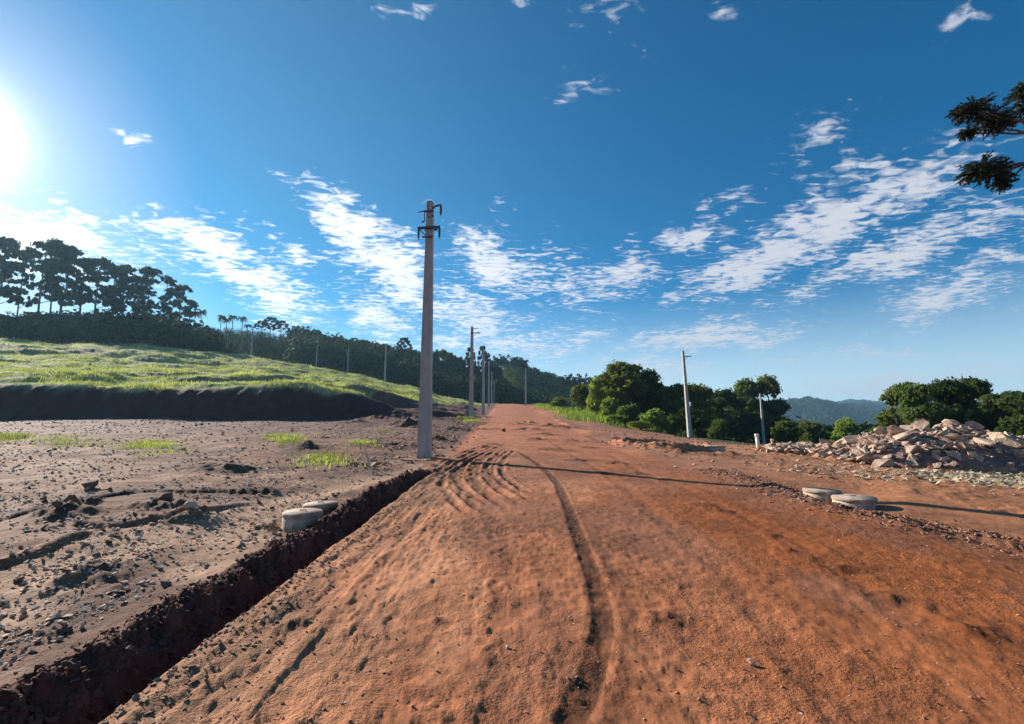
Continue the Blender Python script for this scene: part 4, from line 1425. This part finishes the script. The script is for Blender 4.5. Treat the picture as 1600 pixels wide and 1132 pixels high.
def slim_tree(seed, H=12):
    rng = np.random.default_rng(seed)
    parts = [limb((0, 0, -1), (0, 0, H * .9), .2, .06, rng, 5, 0, .02)]
    blobs = [(rng.normal() * .7, rng.normal() * .7, H * (.4 + .55 * k / 6), 1.7 - .8 * abs(k - 2.5) / 3, 1.7 - .8 * abs(k - 2.5) / 3, 1.5) for k in range(7)]
    V, Fc = crown(blobs, 2200, .32, rng, 16, .26, .8)
    tv, tf = join(parts)
    return mesh_np('crown', V, Fc, M_DLEAF), mesh_np('trunk', tv, tf, M_BARK, True), H, 2


SLIM = [slim_tree(370 + k) for k in range(3)]
_protos = {}


def plant_tree(kind, var, x, y, H, W, name, label, cat, group, col=None, z=None, crown_name='crown', rz=None):
    crn, trk, h0, w0 = kind[var % len(kind)]
    key = (id(kind), var % len(kind))
    if key not in _protos:
        root = empty(name, (0, 0, 0)); link(crown_name, crn, root); link('trunk', trk, root)
        _protos[key] = root; r = root
    else:
        r = copy_tree(_protos[key]); r.name = name
    r.location = (x, y, gz(x, y) if z is None else z)
    r.rotation_euler = (0, 0, RNG.uniform(0, 6.28) if rz is None else rz)
    r.scale = (W / w0, W / w0, H / h0)
    for k in list(r.keys()):
        if k in ('label', 'category', 'group', 'kind'): del r[k]
    tag(r, label, cat, group)
    if col:
        for ch in r.children: ch.color = (*col, 1)
    return r


def tree_at(kind, var, px, Y, top_py, wpx, **kw):
    u, v = ray_uv(px, top_py)
    x = u * Y; z = gz(x, Y)
    H = max(1.0, EYE + Y * v - z)
    W = wpx / F * Y / 2
    return plant_tree(kind, var, x, Y, H, W, z=z, **kw)


DG = (.060, .085, .030); MG = (.10, .14, .04); BG = (.19, .25, .06); OG = (.15, .16, .05); YG = (.26, .29, .07)
GT = 'trees at the plateau edge right of the road'
for i, (px, Y, tp, w, kd, c, lb) in enumerate([
    (940, 84, 592, 70, DENSE, MG, 'rounded tree at the left end of the right hand wood'),
    (968, 76, 561, 100, DENSE, OG, 'tallest domed tree of the right hand wood'),
    (1008, 78, 574, 90, DENSE, DG, 'dark domed tree just right of the tallest one'),
    (1048, 74, 598, 80, DENSE, MG, 'mid height tree behind the leaning pole, on its left'),
    (1090, 76, 598, 72, DENSE, OG, 'tree just right of the leaning pole\'s top'),
    (1132, 96, 604, 78, DENSE, DG, 'dark blue green tree between the leaning and the bare pole'),
    (1168, 100, 588, 82, DENSE, MG, 'olive topped tree left of the bare pole'),
    (1198, 102, 584, 74, OPEN, OG, 'airy tree with visible branches behind the bare pole'),
    (1212, 98, 622, 56, DENSE, DG, 'low dark tree at the right end of the wood'),
    (1075, 64, 636, 70, DENSE, DG, 'low dark tree at the foot of the leaning pole'),
    (1160, 92, 640, 80, DENSE, DG, 'low shadowed tree at the foot of the wood'),
    (1110, 90, 620, 60, DENSE, DG, 'small dark tree filling the gap between the poles')]):
    tree_at(kd, i, px, Y, tp, w * 1.05, name='broadleaf_tree', label=lb, cat='tree', group=GT, col=c)
GB = 'bushes along the edge of the wood right of the road'
for i, (px, Y, tp, w, c, lb) in enumerate([
    (908, 84, 602, 50, OG, 'olive bush at the far left of the bush row'),
    (930, 72, 592, 44, YG, 'tall yellow green bush lit by the sun'),
    (952, 66, 622, 52, BG, 'bright green bush below the tallest tree'),
    (985, 62, 633, 60, MG, 'mid green bush in the middle of the row'),
    (1022, 58, 640, 60, BG, 'bright green bush right of the middle of the row'),
    (1050, 56, 650, 46, MG, 'rounded bush left of the leaning pole\'s foot'),
    (1122, 60, 656, 44, MG, 'green bush right of the leaning pole\'s foot'),
    (875, 92, 622, 40, OG, 'low bush on the verge near the road crest'),
    (965, 60, 648, 60, BG, 'low bright bush in front on the verge'),
    (1000, 54, 660, 50, YG, 'low yellowish bush in front on the verge')]):
    tree_at(BUSH, i, px, Y, tp, w, name='bush', label=lb, cat='bush', group=GB, col=c)
GV = 'trees in the valley between the two woods'
for i, (px, Y, tp, w, c, lb) in enumerate([
    (1226, 72, 655, 58, MG, 'bushy tree in the valley right of the ochre pipe'),
    (1262, 78, 655, 56, OG, 'olive valley tree, second from the ochre pipe'),
    (1298, 84, 660, 50, MG, 'valley tree behind the tail of the rubble heap'),
    (1322, 70, 652, 62, BG, 'bright green domed tree in the valley'),
    (1352, 90, 664, 46, DG, 'dark valley tree left of the right hand wood'),
    (1380, 110, 656, 50, DG, 'far dark tree at the foot of the right hand wood'),
    (1240, 100, 668, 60, DG, 'dark tree deeper in the valley')]):
    tree_at(DENSE, i + 1, px, Y, tp, w, name='valley_tree', label=lb, cat='tree', group=GV, col=c)
GR = 'trees behind the rubble heap'
for i, (px, Y, tp, w, kd, c, lb) in enumerate([
    (1398, 52, 602, 78, OPEN, OG, 'spreading open tree at the left end behind the heap'),
    (1432, 48, 592, 84, DENSE, MG, 'green tree behind the left ridge of the heap'),
    (1470, 52, 590, 84, DENSE, DG, 'dark tree behind the heap\'s top'),
    (1507, 54, 584, 56, DENSE, DG, 'dark tall topped tree right of the heap\'s top'),
    (1530, 50, 588, 66, OPEN, DG, 'dark tree with ragged side branches behind the heap'),
    (1560, 46, 608, 96, DENSE, DG, 'broad dark tree near the right edge'),
    (1600, 42, 612, 96, DENSE, DG, 'dark tree cut by the right edge of the frame'),
    (1395, 60, 650, 80, DENSE, MG, 'low tree under the spreading open one'),
    (1640, 44, 600, 100, DENSE, DG, 'dark tree beyond the right edge of the frame')]):
    tree_at(kd, i + 2, px, Y, tp, w, name='broadleaf_tree', label=lb, cat='tree', group=GR, col=c)

# tall stand on the left hill
GL = 'tall stand of trees on the left hilltop'
left_stand = [(-60, 372, 96), (-20, 366, 90), (15, 372, 80), (40, 386, 76), (68, 378, 90), (92, 368, 74), (112, 386, 84), (135, 392, 76), (160, 404, 70),
              (180, 412, 72), (200, 416, 74), (222, 424, 66), (238, 420, 60), (262, 428, 64), (282, 446, 52), (296, 456, 40)]
for i, (px, tp, w) in enumerate(left_stand):
    Y = 182 + (i % 4) * 7
    end = i == len(left_stand) - 1
    tree_at(UMB, i, px + RNG.uniform(-5, 5), Y, tp + RNG.uniform(-3, 16) * (i % 2), w * RNG.uniform(.62, .9), name='tall_tree',
            label='slender last tree at the right end of the tall hilltop stand' if end else 'tall backlit tree with layered crown in the hilltop stand',
            cat='tree', group=GL)
for i, px in enumerate(range(-70, 320, 17)):
    tree_at(DENSE, i, px, 152 + (i % 3) * 6, 488 + (i * 7) % 23 + max(0, px - 60) * .045, 40 + (i * 5) % 28, name='shrub_tree', label='dark undergrowth tree below the tall hilltop stand', cat='tree',
            group='undergrowth below the tall hilltop stand', col=(.035, .048, .022))
for i, (px, tp) in enumerate([(305, 492), (315, 489), (347, 497), (355, 501), (364, 496), (379, 499), (388, 510)]):
    tree_at(PALM, i, px, 228 + i * 2, tp, 22, name='palm_tree', label='small palm standing on the skyline ridge right of the tall stand', cat='palm tree', group='palms on the skyline ridge', crown_name='fronds')
for i, (px, tp, w) in enumerate([(410, 503, 22), (424, 498, 26), (440, 503, 24), (632, 530, 24), (735, 546, 18), (754, 544, 16), (762, 556, 14), (545, 534, 16)]):
    tree_at(ARA, i, px, 240, tp, w, name='araucaria_tree', label='small flat topped araucaria on the skyline ridge', cat='araucaria', group='araucarias on the skyline ridge')
for i, (px, tp, w) in enumerate([(776, 558, 10), (784, 556, 11), (792, 560, 10), (802, 557, 13), (813, 559, 13), (819, 562, 9), (770, 562, 8),
                                 (828, 575, 8), (838, 574, 8), (856, 582, 8), (880, 588, 9), (888, 585, 8), (896, 587, 9), (906, 586, 9), (913, 590, 9), (921, 587, 9)]):
    tree_at(SLIM, i, px, 318, tp, w * 1.2, name='slim_tree', label='slim dark tree on the ridge beyond the road crest', cat='tree', group='slim trees on the ridge beyond the road')
GRD = 'forest trees along the dark ridge'
prof_px = [455, 480, 495, 510, 525, 545, 560, 575, 600, 620, 640, 660, 680, 700, 720, 745, 765]
prof_py = [520, 517, 516, 526, 527, 541, 530, 533, 541, 541, 544, 549, 540, 549, 558, 566, 572]
for i in range(58):
    px = 452 + i * 5.5 + RNG.uniform(-2, 2)
    hump = 9 * vn(np.array([px / 17.0]), np.array([3.3]), 12)[0]
    tp = np.interp(px, prof_px, prof_py) + RNG.uniform(-3, 7) + hump
    kd = (DENSE, OPEN, DENSE, UMB, DENSE, SLIM)[i % 6]
    tree_at(kd, i, px, 236 + RNG.uniform(-6, 14), tp, RNG.uniform(14, 32) * (.6 if kd is SLIM else 1), name='ridge_tree', label='dark forest tree on the skyline of the ridge', cat='tree', group=GRD, col=(.042, .062, .026))


for px, tp, w in ((768, 570, 22), (774, 566, 20), (779, 572, 18), (762, 566, 20)):
    tree_at(DENSE, int(px), px, 250, tp, w, name='ridge_tree', label='dark forest tree on the skyline of the ridge', cat='tree', group=GRD, col=(.042, .062, .026))


# continuous wood on the slopes
def forest(name, n, px0, px1, y0, y1, hmin, hmax, mat, label, seed, per=90, size=.8):
    rng = np.random.default_rng(seed)
    px = rng.uniform(px0, px1, n); Y = rng.uniform(y0, y1, n)
    x = (px - CX) / F * Y
    z = height(x.copy(), Y.copy())
    h = rng.uniform(hmin, hmax, n); w = h * rng.uniform(.34, .5, n)
    C, N_, S = [], [], []
    for i in range(n):
        d = rng.normal(size=(per, 3)); d /= np.linalg.norm(d, axis=1)[:, None]
        lob = 1 + .22 * np.sin(d[:, 0] * 5 + i) * np.sin(d[:, 1] * 6 + i * 2) 
        rad = (rng.uniform(.75, 1.05, per) * lob)[:, None]
        c = np.array([x[i], Y[i], z[i] + h[i] * .55]) + d * rad * np.array([w[i], w[i], h[i] * .48])
        C.append(c); N_.append(d + rng.normal(size=d.shape) * .5); S.append(size * rng.uniform(.6, 1.4, per) * (w[i] / 4.5))
    V, Fc = quads(np.vstack(C), np.vstack(N_), np.concatenate(S), 1.4, rng)
    o = link(name, mesh_np(name, V, Fc, mat)); tag(o, label, 'forest', kind='stuff')


forest('hillside_forest', 1300, 450, 790, 176, 262, 6, 11, M_FOREST, 'dense shaded forest covering the hillside beyond the grass', 401)
forest('far_slope_forest', 900, 790, 1000, 215, 345, 5, 8, leaf_mat('olive_forest', (.095, .115, .042, 1), .2, .5), 'olive wooded slope beyond the road crest', 402)
forest('hillside_scrub', 1100, 300, 470, 168, 262, 1.5, 4, M_FOREST, 'low dark scrub on the hillside under the palms', 407, 60, .6)
forest('low_undergrowth', 420, -120, 330, 118, 150, 4, 8, M_FOREST, 'dark undergrowth between the grass and the tall hilltop trees', 403, 80, .7)
forest('valley_forest', 900, 1000, 1700, 90, 420, 6, 10, leaf_mat('valley_leaves', (.06, .09, .03, 1), .2, .5), 'woodland filling the valley right of the plateau', 404, 90, .9)
forest('distant_forest', 3400, 1180, 1480, 1150, 1700, 12, 20, M_FOREST, 'unbroken forest cloaking the distant blue hills', 405, 26, 2.6)
forest('farther_forest', 1500, 1280, 1500, 2250, 2700, 16, 26, M_FOREST, 'forest on the farthest blue ridge', 406, 18, 4.0)


# grass
def grass(name, xy, h, mat, label, blades=7, spread=.25, seed=7, w=.05, kind='stuff', link_it=True):
    rng = np.random.default_rng(seed)
    xy = np.asarray(xy); n = len(xy)
    z = height(xy[:, 0].copy(), xy[:, 1].copy())
    b = np.repeat(np.column_stack([xy, z]), blades, 0)
    hh = np.repeat(h, blades) * rng.uniform(.5, 1.2, len(b))
    b[:, :2] += rng.normal(size=(len(b), 2)) * np.repeat(h, blades)[:, None] * spread / .5
    a = rng.uniform(0, 6.28, len(b)); lean = rng.uniform(.1, .75, len(b))
    d = np.column_stack([np.cos(a), np.sin(a), np.zeros(len(b))]); s = np.column_stack([-np.sin(a), np.cos(a), np.zeros(len(b))])
    ww = (hh * w)[:, None]
    mid = b + d * (hh * lean * .35)[:, None] + np.array([0, 0, 1]) * (hh * .6)[:, None]
    tip = b + d * (hh * lean)[:, None] + np.array([0, 0, 1]) * (hh * (1 - lean * .35))[:, None]
    V = np.stack([b - s * ww, b + s * ww, mid + s * ww * .8, tip, mid - s * ww * .8], 1).reshape(-1, 3)
    k = np.arange(len(b))[:, None] * 5
    Fq = np.hstack([k, k + 1, k + 2, k + 4]); Ft = np.hstack([k + 4, k + 2, k + 3, k + 3])
    # tips as degenerate-free quads: split into two quads per blade
    V2 = V.reshape(-1, 5, 3); tipq = (V2[:, 3] + (V2[:, 2] - V2[:, 4]) * .05)
    V = np.concatenate([V2, tipq[:, None]], 1).reshape(-1, 3)
    k = np.arange(len(b))[:, None] * 6
    Fc = np.vstack([np.hstack([k, k + 1, k + 2, k + 4]), np.hstack([k + 4, k + 2, k + 5, k + 3])])
    o = link(name, mesh_np(name, V, Fc, mat))
    tag(o, label, 'grass', kind=kind)
    return o


n = 60000
gu = (NP.uniform(-90, 745, n) - CX) / F
gy = np.exp(NP.uniform(math.log(46.5), math.log(128), n))
gx = gu * gy
tp_ = np.interp(gu, [-1.6, -.53, -.33, -.21, -.13, -.06], [46.6, 46.6, 47.2, 60, 78, 110])
den = fbm(gx * .10, gy * .22, 106, 4)
keep = (gy > tp_ + .3) & (gu < -.07) & (den < NP.uniform(.15, .6, n))
grass('slope_grass', np.column_stack([gx, gy])[keep], (NP.uniform(.08, .30, n) * (1 + 1.5 * np.clip(fbm(gx * .35, gy * .8, 107, 3), -.4, .6)))[keep], M_GRASS, 'sunlit tussocky grass covering the slope above the earth cutting', 6, .5, 8, .07)
n = 9000
gy = NP.uniform(56, 150, n); gx = NP.uniform(5, 34, n)
uu = gx / gy
keep = (gx > road_right(gy) + 2.5) & (uu < .33) & (uu > .05) & (fbm(gx * .2, gy * .1, 131, 3) > -.25)
grass('verge_grass', np.column_stack([gx, gy])[keep], NP.uniform(.3, .9, keep.sum()), leaf_mat('verge_blades', (.22, .27, .08, 1), .4, .4), 'bright green grass on the far right verge of the road', 6, .5, 9, .07)


def weed(px, py, wpx, hpx, dens, label, h=.10):
    """a patch as wide and as deep as it shows, lying on the ground"""
    (xa, ya), (xb, yb) = gp(px, py + hpx / 2), gp(px, py - hpx / 2)
    x, y = gp(px, py + 3)
    rx, ry = wpx / 2 / F * y, min(4.5, max(.3, min(yb - y, (y - ya) * 1.5)))
    rng = np.random.default_rng(int(px))
    n = int(dens * rx * ry * 55)
    p_ = rng.normal(size=(n, 2)) * np.array([rx * .42, ry * .28])
    p_[:, 1] = np.clip(p_[:, 1], -ry * 1.3, ry * 1.3)
    p_[:, 0] += p_[:, 1] * x / y
    p_ = p_[fbm(p_[:, 0] * 2.2 + px, p_[:, 1] * 1.1, 141, 3) > -.05 + .12 * rng.normal(size=n)]
    s = min(1.5, max(.8, y / 20))
    o = grass('weed_patch', p_ + (x, y), rng.uniform(.3, 1.3, len(p_)) * h * s * 1.45, M_WEED, label, 9, 1.1, int(abs(px)), .11)
    tag(o, label, 'weeds', 'weed patches in the bare field')


weed(243, 698, 100, 50, 1.2, 'broad yellow green weed patch in the middle of the left field', .09)
weed(448, 689, 52, 38, 1.2, 'weed patch below the dark cutting, far left of the tall pole', .09)
weed(510, 719, 70, 34, 2.2, 'bright leafy weed patch left of the leaning stake', .12)
weed(465, 726, 40, 8, 1.5, 'sparse weeds trailing left of the bright leafy patch', .07)
weed(568, 694, 36, 24, 1.4, 'small weed tuft behind the two stakes', .08)
weed(120, 685, 130, 34, .6, 'thin yellowish weeds in the left part of the field', .07)
weed(6, 680, 90, 44, .9, 'weeds cut by the left edge of the frame', .09)
weed(733, 658, 36, 10, 1.0, 'dry pale grass tuft by the foot of the second pole', .08)
weed(600, 673, 40, 8, .6, 'faint weeds left of the tall pole', .07)


# ------------------------------------------------------------------ near araucaria reaching in at the right
def near_araucaria():
    rng = np.random.default_rng(77)
    tx, ty = 23.0, 17.5
    base = gz(tx, ty)
    root = empty('araucaria_tree', (tx, ty, base))
    tag(root, 'big dark araucaria whose branch tips hang in from the right edge', 'araucaria')
    Ht = 15.5
    tr = limb((0, 0, -.5), (.1, 0, Ht), .36, .15, rng, 10, 0, .006)
    link('trunk', mesh_np('trunk', *tr, M_BARK, True), root)

    def target(px, py, Y):
        u, v = ray_uv(px, py)
        return np.array([u * Y - tx, Y - ty, EYE + v * Y - base])
    boughs = []
    # (bough start height, tip groups in the photo: list of (px, py, radius))
    seen = [
        (11.3, 15.6, [(1524, 172, .62), (1548, 186, .62), (1502, 178, .40), (1570, 190, .36)], 1600, 190),
        (11.0, 15.8, [(1556, 196, .45), (1512, 208, .30)], 1600, 208),
        (9.1, 15.4, [(1536, 262, .66), (1552, 272, .62), (1524, 272, .50), (1566, 286, .35)], 1606, 254),
        (12.6, 16.0, [(1598, 150, .50), (1606, 165, .5), (1604, 138, .42)], 1640, 160),
    ]
    def tuft(c, r, wood, leaves, k=16, droop=.2):
        for j in range(k):
            d = rng.normal(size=3); d /= np.linalg.norm(d); d[2] = d[2] * .75 + .05
            e = c + d * r * rng.uniform(.75, 1.15)
            c0 = c + d * r * .1
            mid = (c0 + e) / 2 + np.array([0, 0, .10 * r])
            pts = [c0, mid, e + np.array([0, 0, -.16 * r])]
            wood.append(tube(pts, [.012, .010, .006], 4))
            # rope-like shoots densely set with stiff needles
            m = 46
            t = rng.random(m)[:, None]
            q = (1 - t) ** 2 * pts[0] + 2 * t * (1 - t) * pts[1] + t * t * pts[2]
            ax = e - c0; ax /= np.linalg.norm(ax)
            nd = rng.normal(size=(m, 3)); nd -= (nd @ ax)[:, None] * ax; nd /= np.linalg.norm(nd, axis=1)[:, None]
            dirn = nd * .75 + ax * .65; dirn /= np.linalg.norm(dirn, axis=1)[:, None]
            L = rng.uniform(.05, .085, m)[:, None] * (r / .55) ** .5
            s = np.cross(dirn, nd + .3 * ax); s /= np.linalg.norm(s, axis=1)[:, None] + 1e-9; s = s * 1.6
            V = np.stack([q - s * .010, q + s * .010, q + dirn * L + s * .004, q + dirn * L - s * .004], 1).reshape(-1, 3)
            leaves.append((V, np.arange(4 * m).reshape(m, 4)))
    for z0, Y, tips, jx, jy in seen:
        wood, leaves = [], []
        j = target(jx, jy, Y)
        wood.append(limb((0, 0, z0 - 1.0), j, .10, .05, rng, 8, -.10, .03))
        for px, py, r in tips:
            c = target(px, py, Y + rng.uniform(-.3, .3))
            wood.append(limb(j, c, .045, .02, rng, 5, -.03, .05))
            tuft(c, r, wood, leaves, 64)
        b = link('branch', mesh_np('branch', *join(wood), M_BARK, True), root)
        link('needles', mesh_np('needles', *join(leaves), M_NEEDLE), b)
    # the rest of the crown, out of frame to the right
    for lv in range(5):
        z0 = 9.6 + lv * 1.25; R_ = 5.2 - lv * .65
        for k in range(5):
            a = -1.9 + k * .95 + lv * .3
            if math.cos(a) < .1 : continue
            wood, leaves = [], []
            e = np.array([R_ * math.cos(a), R_ * math.sin(a), z0 + 1.0])
            if (tx + e[0]) / (ty + e[1]) < 1.16: continue
            wood.append(limb((0, 0, z0 - .4), e, .09, .03, rng, 6, -.08, .03))
            for q in range(3):
                tuft(e + rng.normal(size=3) * .45, .6, wood, leaves, 10)
            b = link('branch', mesh_np('branch', *join(wood), M_BARK, True), root)
            link('needles', mesh_np('needles', *join(leaves), M_NEEDLE), b)


near_araucaria()

# ------------------------------------------------------------------ haze
def haze():
    m = bpy.data.materials.new('haze'); m.use_nodes = True
    m.node_tree.nodes.clear(); g = NT(m.node_tree)
    out = g.node('ShaderNodeOutputMaterial')
    v = g.node('ShaderNodeVolumePrincipled')
    v.inputs['Color'].default_value = (.40, .72, 1.0, 1)
    v.inputs['Density'].default_value = .00019
    v.inputs['Anisotropy'].default_value = .35
    g.l.new(v.outputs[0], out.inputs['Volume'])
    me = bpy.data.meshes.new('haze')
    bm = bmesh.new(); bmesh.ops.create_cube(bm, size=1.0)
    bmesh.ops.transform(bm, matrix=Matrix.Translation((0, 0, 50)) @ Matrix.Diagonal((6900, 6900, 300, 1)), verts=bm.verts)
    bm.to_mesh(me); bm.free(); me.materials.append(m)
    o = link('haze', me); tag(o, 'thin blue air haze over the valley and hills', 'haze', kind='stuff')


haze()
